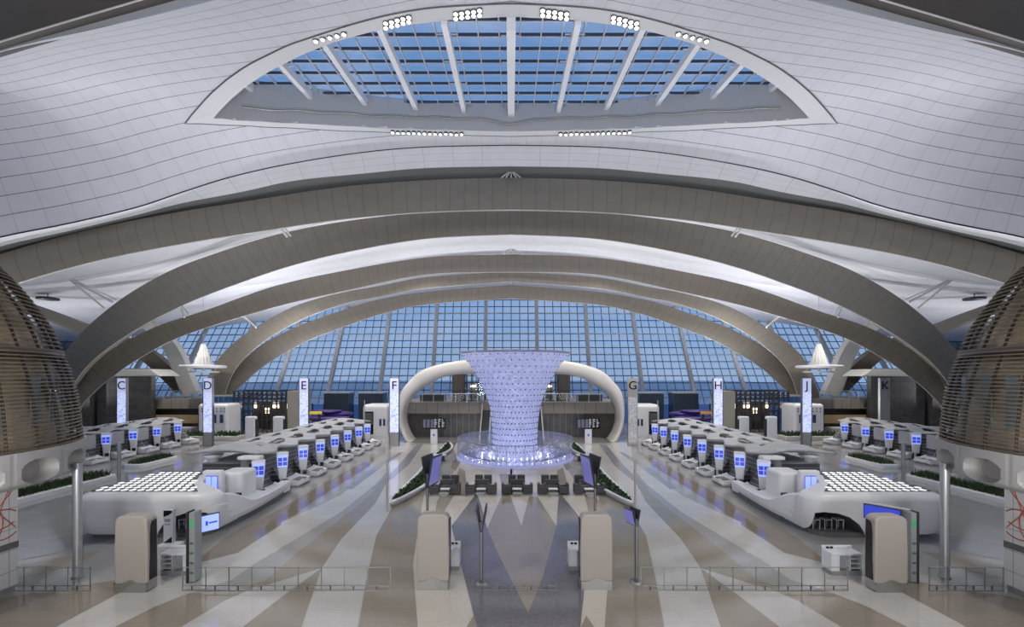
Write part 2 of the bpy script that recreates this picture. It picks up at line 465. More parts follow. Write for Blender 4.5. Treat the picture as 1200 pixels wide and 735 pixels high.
# ------------------------------------------------------------------ skylight
sky = thing('window_1', (0, 28, 26), None, None, kind='structure')
def zc(x, y, dz=0): return Sz(x, y)[0]+dz
mb = MB(); n = len(RO)
v = [(x, y, zc(x, y, -.05)) for x, y in RO] + [(x, y, zc(x, y, -.05)) for x, y in RI] + [(x, y, zc(x, y, .3)) for x, y in RO]
mb.add(v, [(i, (i+1) % n, n+(i+1) % n, n+i) for i in range(n)] + [(i, (i+1) % n, 2*n+(i+1) % n, 2*n+i) for i in range(n)])
build('rim', mb, M_RIM, sky)
mb = MB(); mb.tube([(x, y, zc(x, y, -.03)) for x, y in RO+RO[:1]], .04, 5, caps=False); build('rim_joint', mb, M_DGREY, sky)
def zg(y): return 26.95 + (y-22.5)*.128          # height of the glass plane
mb = MB()
mb.add([(x, y, zc(x, y, -.05)) for x, y in RI] + [(x, y, max(zg(y), zc(x, y)+.1)+.1) for x, y in RI], [(i, (i+1) % n, n+(i+1) % n, n+i) for i in range(n)])
build('reveal', mb, M_WELL, sky)
def yspan(x):
    ys = []
    for i in range(n):
        (x1, y1), (x2, y2) = RI[i], RI[(i+1) % n]
        if (x1 > x) != (x2 > x): ys.append(y1+(y2-y1)*(x-x1)/(x2-x1))
    return (min(ys), max(ys)) if len(ys) >= 2 else None
def xspan(y):
    xs = []
    for i in range(n):
        (x1, y1), (x2, y2) = RI[i], RI[(i+1) % n]
        if (y1 > y) != (y2 > y): xs.append(x1+(x2-x1)*(y-y1)/(y2-y1))
    xs.sort(); return xs
mb = MB(); mb.add([(x*1.01, y, zg(y)+.02) for x, y in RI], [tuple(range(n))]); build('glass', mb, M_SKYGL, sky)
mb = MB(); mbl = MB()
y = 21.0
while y < 35:
    xs = xspan(y)
    for a, b in zip(xs[::2], xs[1::2]):
        mb.obox(((a+b)/2, y, zg(y)-.12), ((b-a)/2+.2, 0, 0), (0, .05, .01), (0, 0, .075))
        mbl.obox(((a+b)/2, y+.08, zg(y)-.17), ((b-a)/2+.2, 0, 0), (0, .03, .0), (0, 0, .02))
    y += 1.28
x = -24.0
while x < 24.1:
    sp = yspan(x+.001)
    if sp and abs(x/3.5-round(x/3.5)) > .1:
        ym = (sp[0]+sp[1])/2; h = (sp[1]-sp[0])/2
        mbl.obox((x, ym, zg(ym)-.14), (.035, 0, 0), (0, h, h*.128), (0, 0, .1))
    x += 3.5/3
build('glazing_bar', mb, M_BAR, sky); build('glazing_rod', mbl, M_BARL, sky)
for k in range(-5, 6):
    x = 3.5*k; sp = yspan(x+.001) if k else yspan(.001)
    if not sp: continue
    mb = MB(); wd = .24 if k == 0 else .16
    ya, yb = sp; ym = (ya+yb)/2; h = (yb-ya)/2
    dp = .38 if k == 0 else .26
    mb.obox((x, ym, zg(ym)-.30-dp*.6), (wd, 0, 0), (0, h, h*.128), (0, 0, dp))
    build('beam', mb, M_BEAM, sky)
    if abs(k) < 5:
        q = MB(); yy = ya+1.2
        while yy < yb-.4:
            q.obox((x, yy, zg(yy)-.42), (.55, 0, 0), (0, .03, 0), (0, 0, .03)); yy += 2.56
        build('cross_bracket', q, M_BARL, sky)
# cable ladder sagging along the reveal
q = MB(); pts = []
for i in range(61):
    x = -18+36*i/60; sp = yspan(x) or (30, 31)
    pts.append((x, sp[1]-.12, zc(x, sp[1], .75) - (.35*math.exp(-(x/1.2)**2)) + .04*math.sin(x*2)))
q.tube(pts, .05, 6); q.tube([(a, b, c+.14) for a, b, c in pts], .03, 6)
build('cable_run', q, M_STEEL, sky)
# downlight clusters in the rim
def light_cluster(pts, label, per=2):
    cx = sum(hit(*p)[0] for p in pts)/len(pts); cy = sum(hit(*p)[1] for p in pts)/len(pts)
    t = thing('spotlight_cluster', (cx, cy, zc(cx, cy)-.1), label, 'light', 'spotlight clusters in the skylight rim')
    hs = MB(); gl = MB()
    for p in pts:
        x, y = hit(*p); z = zc(x, y, -.06)
        hs = MB(); gl = MB(); hs.lathe([(.15, .05), (.15, -.10), (.11, -.10)], 12, (x, y, z)); gl.lathe([(.11, -.09), (.09, -.13), (.001, -.14)], 12, (x, y, z))
        build('housing', hs, M_DGREY, t); build('lens', gl, M_LAMP, t)
cl = [((370,46),(403,38),1,'outermost'), ((452,25),(479,18),2,'second'), ((534,14),(562,10),2,'third')]
nm = {0:'cluster nearest the C pylon tip', 1:'second cluster from the C pylon tip', 2:'cluster beside middle beam toward F'}
nr = {0:'cluster nearest the K pylon tip', 1:'second cluster from the K pylon tip', 2:'cluster beside middle beam toward G'}
for i, (a, b, rows, _) in enumerate(cl):
    for s in (0, 1):
        pp = []
        for k in range(5):
            for r in range(rows):
                px = a[0]+(b[0]-a[0])*k/4; py = a[1]+(b[1]-a[1])*k/4 + r*5-1
                pp.append((px if s == 0 else 2*CX-px, py))
        light_cluster(pp, 'white round spotlights in upper skylight rim, '+(nr if s else nm)[i])
for s in (0, 1):
    pp = []
    for k in range(14):
        px = 460+81*k/13; py = 153.0+2.3*k/13
        pp.append((px if s == 0 else 2*CX-px, py))
    light_cluster(pp, 'long single row of small spotlights in lower skylight rim, toward pylon '+('G' if s else 'F'))

# ------------------------------------------------------------------ great arches
def arch(top, bot, Yf, label, m=M_ARCH, depth=1.25, ends=10, trim=True, bul=.18):
    t = thing('roof_arch', (0, Yf(CX), 0), label, 'arch', 'great bronze roof arches')
    pairs = spline([(a[0], a[1], b[0], b[1]) for a, b in zip(top, bot)], ends)
    mb = MB(); rings = []; uv = []; u = 0; prev = None
    def sect(ax, ay, bx, by, s):
        Ta = P(min(ax, CX), ay, Yf(ax)); Ba = P(min(bx, CX), by, Yf(bx))
        if s > 0: Ta.x = -Ta.x; Ba.x = -Ba.x
        o_ = (Ta-Ba).normalized()
        Tb = Ta + Vector((0, depth, 0)) + o_*.15; Bb = Ba + Vector((0, depth, 0)) + o_*.62
        m1 = Ta*.75+Ba*.25; m2 = Ta*.5+Ba*.5; m3 = Ta*.25+Ba*.75
        m1.y -= bul*.75; m2.y -= bul; m3.y -= bul*.75
        return [Ta, m1, m2, m3, Ba, Bb, Tb]
    full = [sect(*p, -1) for p in reversed(pairs)] + [sect(*p, 1) for p in pairs[1:]]
    for r in full:
        if prev is not None: u += (r[2]-prev).length
        prev = r[2]; rings.append(r); uv += [(u, k) for k in range(7)]
    mb.loft(rings, True, True, 0, True, False, uv)
    for i in range(len(mb.f)): mb.sm[i] = True
    o = build('shell', mb, m, t)
    e = o.modifiers.new('edge', 'EDGE_SPLIT'); e.split_angle = math.radians(40)
    if trim:
        tm = MB(); tm.tube([r[4] for r in rings], .035, 6)
        build('edge_trim', tm, M_ARCH_T, t)
    return t
A2_t = [(600,247),(500,249),(400,260),(320,276),(250,298),(200,317),(150,345),(110,376),(82,405),(62,432),(40,470),(22,515)]
A2_b = [(600,275),(500,280),(410,295),(340,312),(275,334),(228,352),(184,373),(146,395),(112,420),(92,442),(74,474),(56,517)]
A3_t = [(600,298),(500,302),(400,318),(320,336),(240,364),(185,382),(136,406),(110,422),(90,438),(70,460),(50,490)]
A3_b = [(600,319),(500,322),(405,341),(330,358),(252,381),(202,399),(157,424),(133,441),(112,458),(94,477),(76,502)]
A4_t = [(600,318),(500,325),(440,336),(400,343),(350,357),(310,377),(280,397),(258,418),(246,440),(238,462),(234,490)]
A4_b = [(600,330),(500,338),(440,349),(404,356),(362,371),(327,389),(302,406),(282,425),(270,444),(263,466),(259,490)]
A5_t = [(600,334),(500,342),(440,352),(400,364),(350,382),(310,402),(285,422),(266,442),(252,460),(244,480),(238,500)]
A5_b = [(600,350),(500,357),(448,368),(412,380),(364,398),(325,419),(303,434),(284,451),(268,467),(258,482),(250,500)]
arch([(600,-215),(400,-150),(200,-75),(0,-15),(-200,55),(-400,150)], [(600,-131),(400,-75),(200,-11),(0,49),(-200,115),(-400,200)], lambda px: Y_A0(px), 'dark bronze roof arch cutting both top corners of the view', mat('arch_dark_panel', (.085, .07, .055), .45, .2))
arch(A1_top, A1_bot, Y_A1, 'widest bronze roof arch, directly below the skylight ceiling')
arch(A2_t, A2_b, lambda px: 41+7*min(1, (CX-px)/520)**2, 'second bronze roof arch below the skylight, landing behind the slatted domes')
arch(A3_t, A3_b, lambda px: 56-7*min(1, (CX-px)/520)**2, 'third bronze roof arch from the skylight, bright roof band above it')
arch(A4_t, A4_b, lambda px: 63+3*min(1, (CX-px)/360)**2, 'paler thin roof arch just above the arch framing the glass wall', M_ARCH)
arch(A5_t, A5_b, lambda px: 72-6*min(1, (CX-px)/360)**2, 'innermost bronze roof arch framing the blue glass wall')
# side braces
for s in (-1, 1):
    nm_ = 'C' if s < 0 else 'K'; nf = 'D' if s < 0 else 'J'
    def mir(p):
        v = P(*p)
        if s > 0: v.x = -v.x
        return v
    def ribbon(name, top, bot, Y, label, m, grp, cat='arch'):
        r = []
        for (a, b) in zip(spline(top, 6), spline(bot, 6)):
            ya = Y if not callable(Y) else Y(a[0]); Ta = mir((a[0], a[1], ya)); Ba = mir((b[0], b[1], ya)); d = Vector((0, 1.2, 0))
            r.append([Ta, Ba, Ba+d, Ta+d])
        mb = MB(); mb.loft(r, True, True); o = build(name, mb, m); tag(o, label, cat, grp); return o
    ribbon('brace_arch', [(20,352),(60,366),(95,379),(136,392),(180,414),(222,452)], [(20,364),(60,378),(95,391),(136,404),(170,426),(205,460)], lambda px: 50+20*max(0, min(1, (px-20)/190)), 'dark bronze brace sloping down to the balcony beside pylon '+nm_, M_ARCH, 'side braces under the roof')
    ribbon('brace_arch', [(150,368),(175,376),(196,392),(212,415),(222,440),(232,462)], [(140,372),(166,384),(184,400),(196,420),(205,442),(212,464)], 67, 'pale brace rising from the balcony near pylon '+nf, M_ARCH_L, 'side braces under the roof')

# ------------------------------------------------------------------ rear roof
def zroof(X, Y):
    wv = 36+max(0, Y-45)*.55
    return 26.2 - max(0, Y-66)*.085 - 10.5*(1-math.exp(-(X/wv)**2)) + .35*math.cos((Y-41)/7.5*PI)*math.exp(-(X/50)**2)
mb = MB(); vs = []; nx, ny = 90, 60
for i in range(nx+1):
    for j in range(ny+1):
        X = -96+192*i/nx; Y = 37.2+(82.9+(.22+.16*min(1, (abs(X)/60)**2))*(23.8-9*min(1, abs(X)/60)**1.5)-37.2)*j/ny
        vs.append((X, Y, zroof(X, Y)))
mb.add(vs, [(i*(ny+1)+j, (i+1)*(ny+1)+j, (i+1)*(ny+1)+j+1, i*(ny+1)+j+1) for i in range(nx) for j in range(ny)], smooth=True)
tag(build('ceiling_rear', mb, M_ROOF, fixn=False), kind='structure')
# struts between arches and roof
def strut_set(s, legs, label):
    p0 = legs[0][0]
    t = thing('roof_strut', (P(*p0).x*(-s if s > 0 else 1), P(*p0).y, P(*p0).z), label, 'strut', 'steel struts under the roof')
    for a, b, r in legs:
        va, vb = P(*a), P(*b)
        if s > 0: va.x *= -1; vb.x *= -1
        q = MB(); q.tube([va, vb], r, 8); build('rod', q, M_ARCH_T, t)
for s in (-1, 1):
    e_ = 'C' if s < 0 else 'K'; f_ = 'D' if s < 0 else 'J'; g_ = 'E' if s < 0 else 'H'
    strut_set(s, [((82,328,45.5),(122,361,46),.09), ((84,328,45.5),(132,354,46),.11), ((86,328,45.5),(136,351,46),.06)], 'fan of long steel struts under the white roof above pylon '+e_)
    strut_set(s, [((210,354,52),(216,372,51),.10), ((210,354,52),(222,369,51),.07)], 'short pair of steel struts above pylon '+f_)
    strut_set(s, [((283,370,57),(300,384,56.5),.08), ((286,371,57),(298,382,56.5),.06)], 'thin strut pair above the paired arches near pylon '+f_)
    strut_set(s, [((283,226,36),(286,233,35),.07), ((283,226,36),(280,233,35),.07), ((283,226,36),(290,235,35),.05)], 'small strut knot on top of the widest arch toward pylon '+g_)
    strut_set(s, [((329,268,40.5),(337,278,41),.12), ((334,268,40.5),(341,277,41),.09)], 'stub strut between widest and second arch toward pylon '+g_)
    # disc on a post under the side roof
    t = thing('ceiling_disc', (s*52.2, 50, 16.8), 'dark flat disc fitting hanging under the side roof above pylon '+e_, 'light fitting', 'disc fittings under the side roof')
    q = MB(); q.lathe([(.01, .2), (.95, .15), (1.0, 0), (.95, -.08), (.01, -.1)], 24, (s*52.2, 50, 16.7)); build('disc', q, M_DARK, t)
    q = MB(); q.tube([(s*52.2, 50, 16.7), (s*52.2, 50, zroof(52.2, 50)+.1)], .06); build('stem', q, M_STEEL, t)
for (py, Y, lab) in ((207, 35.5, 'widest'), (297, 55.3, 'third'), (332, 71, 'innermost')):
    t = thing('fan_bracket', P(CX, py, Y), 'small pale fan of rods crowning the %s arch at mid span' % lab, 'bracket', 'fan brackets at the arch crowns')
    for dx in (-11, -6, 0, 6, 11):
        q = MB(); q.tube([P(CX+dx, py+1, Y), P(CX+dx*.25, py-5, Y+.4)], .06, 6); build('rod', q, M_ARCH_T, t)

# ------------------------------------------------------------------ glass wall
def fac(X, z, Y0=82.0):
    k = .22+.16*min(1, (abs(X)/60)**2)
    return Vector((X*(1-.0035*z*min(1, (abs(X)/40))), Y0+k*z, z))
wall = thing('window_2', (0, 82, 0), None, None, kind='structure')
def ztop(X):
    z = 18.0
    for _ in range(12):
        p = fac(X, z); z = zroof(p.x, p.y)
    return z+.1
cols = [4.97+9.93*k for k in range(-10, 10)]
glass = MB(); dark = MB(); light = MB()
for a, b in zip(cols, cols[1:]):
    sub_ = 6
    for k in range(1, sub_):
        X = a+(b-a)*k/sub_; zt = ztop(X)
        dark.tube([fac(X, 0), fac(X, zt)], .075, 4, caps=False)
    z = 1.35; r = 1
    while z < max(ztop(a), ztop(b)):
        if z < min(ztop(a), ztop(b)):
            if r % 3 == 0: light.tube([fac(a, z), fac(b, z)], .13, 4, caps=False)
            else: dark.tube([fac(a, z), fac(b, z)], .075, 4, caps=False)
        z += 1.35; r += 1
    za, zb = ztop(a), ztop(b)
    glass.add([fac(a, 0)+Vector((0,.12,0)), fac(b, 0)+Vector((0,.12,0)), fac(b, zb)+Vector((0,.12,0)), fac(a, za)+Vector((0,.12,0))], [(0,1,2,3)])
build('glass', glass, M_GLASS, wall, fixn=False); build('glazing_grid', dark, M_BAR, wall, fixn=False); build('transom', light, M_BARL, wall, fixn=False)
for X in cols:
    q = MB(); zt = ztop(X); a = fac(X, 0); b = fac(X, zt)
    q.loft([[a+Vector((-.32,-.7,0)), a+Vector((.32,-.7,0)), a+Vector((.32,0,0)), a+Vector((-.32,0,0))], [b+Vector((-.32,-.7,0)), b+Vector((.32,-.7,0)), b+Vector((.32,0,0)), b+Vector((-.32,0,0))]], True, True)
    build('column', q, M_COLG, wall)
mb = MB(); mb.add([(-400,84,-1.2),(400,84,-1.2),(400,900,-1.2),(-400,900,-1.2)], [(0,1,2,3)]); tag(build('ground_outside', mb, M_GROUND, fixn=False), kind='structure')

# ------------------------------------------------------------------ floor with its inlaid wedges
def floor_mat(name, col, speck=.06, rough=.085, big=.06):
    m = mat(name, col, rough, 0, .6); t = m.node_tree; b = t.nodes['Principled BSDF']
    c = t.nodes.new('ShaderNodeTexCoord')
    n1 = t.nodes.new('ShaderNodeTexNoise'); n1.inputs['Scale'].default_value = 9; n1.inputs['Detail'].default_value = 8; n1.inputs['Roughness'].default_value = .8
    n2 = t.nodes.new('ShaderNodeTexNoise'); n2.inputs['Scale'].default_value = .45; n2.inputs['Detail'].default_value = 4
    br = t.nodes.new('ShaderNodeTexBrick'); br.inputs['Scale'].default_value = 1.0; br.offset = .5
    br.inputs['Mortar Size'].default_value = .008; br.inputs['Brick Width'].default_value = 1.6; br.inputs['Row Height'].default_value = .8
    br.inputs['Color1'].default_value = (1,1,1,1); br.inputs['Color2'].default_value = (.95,.95,.95,1); br.inputs['Mortar'].default_value = (.8,.8,.8,1)
    for q in (n1, n2, br): t.links.new(c.outputs['Object'], q.inputs['Vector'])
    def mr(s_, a):
        r = t.nodes.new('ShaderNodeMapRange'); r.inputs['From Min'].default_value = .3; r.inputs['From Max'].default_value = .7
        r.inputs['To Min'].default_value = 1-a; r.inputs['To Max'].default_value = 1+a; t.links.new(s_, r.inputs[0]); return r.outputs[0]
    mu = t.nodes.new('ShaderNodeMath'); mu.operation = 'MULTIPLY'
    t.links.new(mr(n1.outputs['Fac'], speck), mu.inputs[0]); t.links.new(mr(n2.outputs['Fac'], big), mu.inputs[1])
    x = t.nodes.new('ShaderNodeVectorMath'); x.operation = 'SCALE'; x.inputs[0].default_value = col; t.links.new(mu.outputs[0], x.inputs['Scale'])
    y_ = t.nodes.new('ShaderNodeVectorMath'); y_.operation = 'MULTIPLY'; t.links.new(x.outputs[0], y_.inputs[0]); t.links.new(br.outputs['Color'], y_.inputs[1])
    t.links.new(y_.outputs[0], b.inputs['Base Color'])
    return m
FL = [floor_mat('floor_grey_stone', (.33, .325, .315)), floor_mat('floor_cream_stone', (.58, .535, .46)), floor_mat('floor_tan_stone', (.29, .25, .195)),
      floor_mat('floor_blue_terrazzo', (.155, .15, .165), .35), floor_mat('floor_pale_stone', (.52, .50, .47)), floor_mat('floor_brown_stone', (.25, .21, .165)), floor_mat('floor_bluegrey_stone', (.26, .265, .29), .1)]
mb = MB(); mb.add([(-96,-4,0),(96,-4,0),(96,84,0),(-96,84,0)], [(0,1,2,3)], 0)
lay = [0.0]
def inlay(pts, mi, mirror=True):
    lay[0] += .0006; z = .002+lay[0]
    for s in ((1, -1) if mirror else (1,)):
        g = [G(px, py) for px, py in pts]
        n_ = len(g)
        mb.add([(x*s, y, z) for x, y in g], [tuple(range(n_)) if s > 0 else tuple(reversed(range(n_)))], mi)
# flowing pale lanes and tan wedges, traced on the left and mirrored
inlay([(500,519),(525,519),(540,540),(520,570),(500,585),(497,580),(488,633),(484,663),(490,740),(600,740),(600,519)], 1)         # cream central field
inlay([(459,519),(520,519),(500,545),(480,570),(460,596),(441,628),(430,676),(418,740),(350,740),(377,666),(400,630),(440,590),(455,560)], 4)
inlay([(520,530),(508,548),(480,570),(460,594),(441,628),(430,676),(419,745),(490,745),(484,663),(488,633),(497,580),(512,556),(535,519),(528,519)], 2)
inlay([(377,666),(330,700),(278,740),(350,745)], 2)
inlay([(377,666),(348,672),(271,692),(215,725),(190,745),(278,740),(330,700)], 4)
inlay([(128,738),(180,712),(220,696),(271,692),(330,675),(262,705),(196,745)], 2)
inlay([(62,738),(128,696),(228,661),(279,648),(330,615),(400,580),(450,540),(465,540),(440,568),(400,600),(350,630),(300,660),(271,680),(220,696),(180,712),(125,740)], 4)
inlay([(300,690),(352,645),(420,592),(456,560),(440,590),(400,632),(377,666)], 2)
inlay([(225,662),(264,630),(330,596),(367,574),(420,545),(450,530),(430,548),(367,588),(330,615),(279,648)], 5)
inlay([(-60,716),(0,702),(70,690),(137,680),(165,682),(120,706),(60,738),(-60,790)], 5)
inlay([(-60,676),(0,668),(60,655),(118,646),(90,662),(20,680),(-60,700)], 2)
inlay([(-40,650),(60,632),(130,618),(150,628),(60,650),(-40,668)], 6)
inlay([(405,572),(440,546),(469,530),(473,530),(447,548),(412,574)], 6)
inlay([(437,573),(465,548),(488,521),(496,521),(478,546),(446,572)], 6)
inlay([(330,612),(380,590),(400,580),(372,606),(320,650)], 4)
# centre: blue terrazzo V, tan diamond and cream wedges
inlay([(558.7,578),(529,617),(539,657),(555,721),(562,745),(636,745),(606,680),(571,620),(563,590)], 3, False)
inlay([(656,578),(684,612),(687,657),(684,700),(679,745),(600,745),(619,719),(637,673),(652,617),(654,590)], 3, False)
inlay([(589,578),(571,620),(585,652),(619,719),(637,673),(652,617),(630,583)], 2, False)
inlay([(597,578),(611,617),(621,578)], 1, False)
inlay([(545,560),(520,600),(510,600),(512,588),(530,560)], 2, False)
inlay([(559,735),(555,722),(545,738),(562,745)], 2, False); inlay([(681,735),(687,722),(698,738),(680,745)], 2, False)
inlay([(683,572),(692,610),(712,612),(700,585)], 2, False)
# around the sculpture
inlay([(520,519),(490,560),(505,560),(530,519)], 4); inlay([(545,519),(528,548),(534,552),(552,519)], 5)
inlay([(538,548),(530,580),(548,582),(545,552)], 2); inlay([(585,556),(590,580),(600,580),(597,556)], 5)
inlay([(330,530),(250,560),(190,552),(260,534)], 6)
tag(build('floor', mb, FL, fixn=False), kind='structure')

# ------------------------------------------------------------------ balconies, bridge and rear walls
def text(body, size, loc, rot, m, parent, name='letter', depth=.02, align='CENTER'):
    cu = bpy.data.curves.new(name, 'FONT'); cu.body = body; cu.size = size; cu.extrude = depth
    cu.align_x = align; cu.align_y = 'CENTER'
    tmp = bpy.data.objects.new('tmp', cu)
    me = bpy.data.meshes.new_from_object(tmp); bpy.data.objects.remove(tmp); bpy.data.curves.remove(cu)
    me.name = name; me.materials.clear(); me.materials.append(m)
    o = bpy.data.objects.new(name, me); C.objects.link(o)
    off = Vector(parent['_world']) if parent is not None and parent.get('_world') else Vector((0, 0, 0))
    o.parent = parent; o.location = Vector(loc)-off; o.rotation_euler = rot
    return o

# central bridge inside the portal
br = thing('bridge', (0, 58, 0), 'grey panelled balcony bridge spanning inside the cream oval portal', 'balcony')
q = MB(); q.box(-14.4, 14.4, 56.6, 70, 3.25, 4.62); build('slab', q, M_FASCIA, br)
q = MB(); q.box(-14.2, 14.2, 56.7, 56.74, 4.62, 5.75); build('balustrade', q, M_CLEAR, br)
q = MB()
for i in range(21): q.box(-14.2+1.42*i-.03, -14.2+1.42*i+.03, 56.66, 56.8, 4.62, 5.8)
q.box(-14.3, 14.3, 56.66, 56.8, 5.75, 5.82); build('handrail', q, M_STEELL, br)
M_SHOP = grid_mat('shopfront_wall', (.19, .185, .175), (.42, .41, .39), .8, .07, rough=.35, coord='Object', axes=(0, 1), noise=.2)
q = MB(); q.box(-9.6, -3.2, 58.6, 59, 0, 3.25); q.box(3.2, 9.6, 58.6, 59, 0, 3.25)
tag(build('wall_under_bridge', q, M_SHOP), kind='structure')
q = MB(); q.box(-14.0, -9.6, 58.2, 58.8, 0, 3.25); q.box(9.6, 14.0, 58.2, 58.8, 0, 3.25)
tag(build('wall_under_bridge_side', q, M_WOOD), kind='structure')
for s in (-1, 1):
    w_ = 'F' if s < 0 else 'G'
    t = thing('escalator', (s*2.9, 57, 0), 'steep escalator rising behind the glowing funnel on the pylon %s side' % w_, 'escalator', 'escalators behind the funnel')
    for k in (0, 1.1):
        q = MB(); q.add([(s*(2.6+k), 50.8, 0), (s*(2.6+k)+.12, 50.8, 0), (s*(2.6+k)+.12, 50.8, .8), (s*(2.6+k), 50.8, .8), (s*(2.6+k), 58.2, 4.6), (s*(2.6+k)+.12, 58.2, 4.6), (s*(2.6+k)+.12, 58.2, 5.5), (s*(2.6+k), 58.2, 5.5)], [(0,1,2,3),(4,5,6,7),(0,1,5,4),(1,2,6,5),(2,3,7,6),(3,0,4,7)])
        build('side_panel', q, M_ARCH_L, t)
    q = MB(); q.add([(s*2.7, 50.8, 0), (s*3.7, 50.8, 0), (s*3.7, 58.2, 4.3), (s*2.7, 58.2, 4.3), (s*2.7, 50.8, .25), (s*3.7, 50.8, .25), (s*3.7, 58.2, 4.6), (s*2.7, 58.2, 4.6)], [(0,1,2,3),(4,5,6,7),(0,1,5,4),(1,2,6,5),(2,3,7,6),(3,0,4,7)])
    build('steps', q, M_DARK, t)
    # lift towers on the bridge
    t = thing('lift_tower', (s*7.3, 62, 4.62), 'dark brown lift tower with glass shaft on the bridge toward pylon '+w_, 'lift', 'lift towers on the bridge')
    q = MB(); x0, x1 = sorted((s*8.0, s*6.4)); q.box(x0, x1, 60, 62.5, 4.62, 8.45); build('tower_wall', q, M_WOOD, t, bevel=.02)
    q = MB(); x0, x1 = sorted((s*6.3, s*3.6)); q.box(x0, x1, 60.2, 62.4, 4.62, 8.3); build('glass_shaft', q, M_CLEAR, t)
    q = MB()
    for x in (3.6, 4.5, 5.4, 6.3):
        for y in (60.2, 62.4): q.box(s*x-.06, s*x+.06, y-.06, y+.06, 4.62, 8.4)
    for z in (5.9, 7.1, 8.3): q.box(min(s*3.6, s*6.3), max(s*3.6, s*6.3), 60.14, 60.26, z, z+.1)
    build('shaft_frame', q, M_DARK, t)
    q = MB(); q.box(s*5.2-.5, s*5.2+.5, 60.6, 62, 4.9, 6.9); build('lift_car', q, M_MGREY, t, bevel=.03)
    q = MB(); q.box(s*5.2-.35, s*5.2+.35, 60.55, 60.62, 6.5, 6.75); build('car_light', q, M_LAMPW, t)
    # seating and planting clutter seen on the bridge deck
    t = thing('bridge_counter', (s*10.5, 60, 4.62), 'low dark counter on the bridge deck close to the portal, pylon %s side' % w_, 'counter', 'counters on the bridge deck')
    q = MB(); q.rbox(s*10.6, 60.2, 4.62, 5.5, 1.7, .5, .2, 4); build('counter_body', q, M_DARK, t)
    q = MB(); q.rbox(s*10.6, 60.2, 5.5, 5.56, 1.8, .6, .2, 4); build('counter_top', q, M_MGREY, t)
# portal ring
t = thing('oval_portal', (0, 55, 0), 'huge cream rounded oval arch framing the bridge behind the funnel', 'portal')
oo = [(599,420.5),(570,421),(541,422),(514,427),(493,434.5),(480,446),(470,459),(467,475),(468,495),(473,511),(477,520)]
ii = [(599,437),(575,437),(556,438),(532,439.5),(514,443.5),(497.6,452.5),(484.5,462),(475.5,476),(472.8,491.7),(476.5,506),(485,520)]
r = []
sp = spline([(a[0], a[1], b[0], b[1]) for a, b in zip(oo, ii)], 6)
def psect(a, sg):
    A = P(a[0], a[1], 55); B = P(a[2], a[3], 55)
    if sg > 0: A.x *= -1; B.x *= -1
    A.z = max(A.z, 0); B.z = max(B.z, 0)
    c = (A+B)/2; h = (B-A)/2; o = []
    for k in range(16):
        an = 2*PI*k/16
        o.append(c + h*math.copysign(abs(math.cos(an))**.6, math.cos(an)) + Vector((0, 1.8, 0))*math.copysign(abs(math.sin(an))**.6, math.sin(an)) + Vector((0, .9, 0)))
    return o
r = [psect(a, -1) for a in reversed(sp)] + [psect(a, 1) for a in sp[1:]]
q = MB(); q.loft(r, True, True, smooth=True); build('portal_shell', q, M_PORTAL, t)

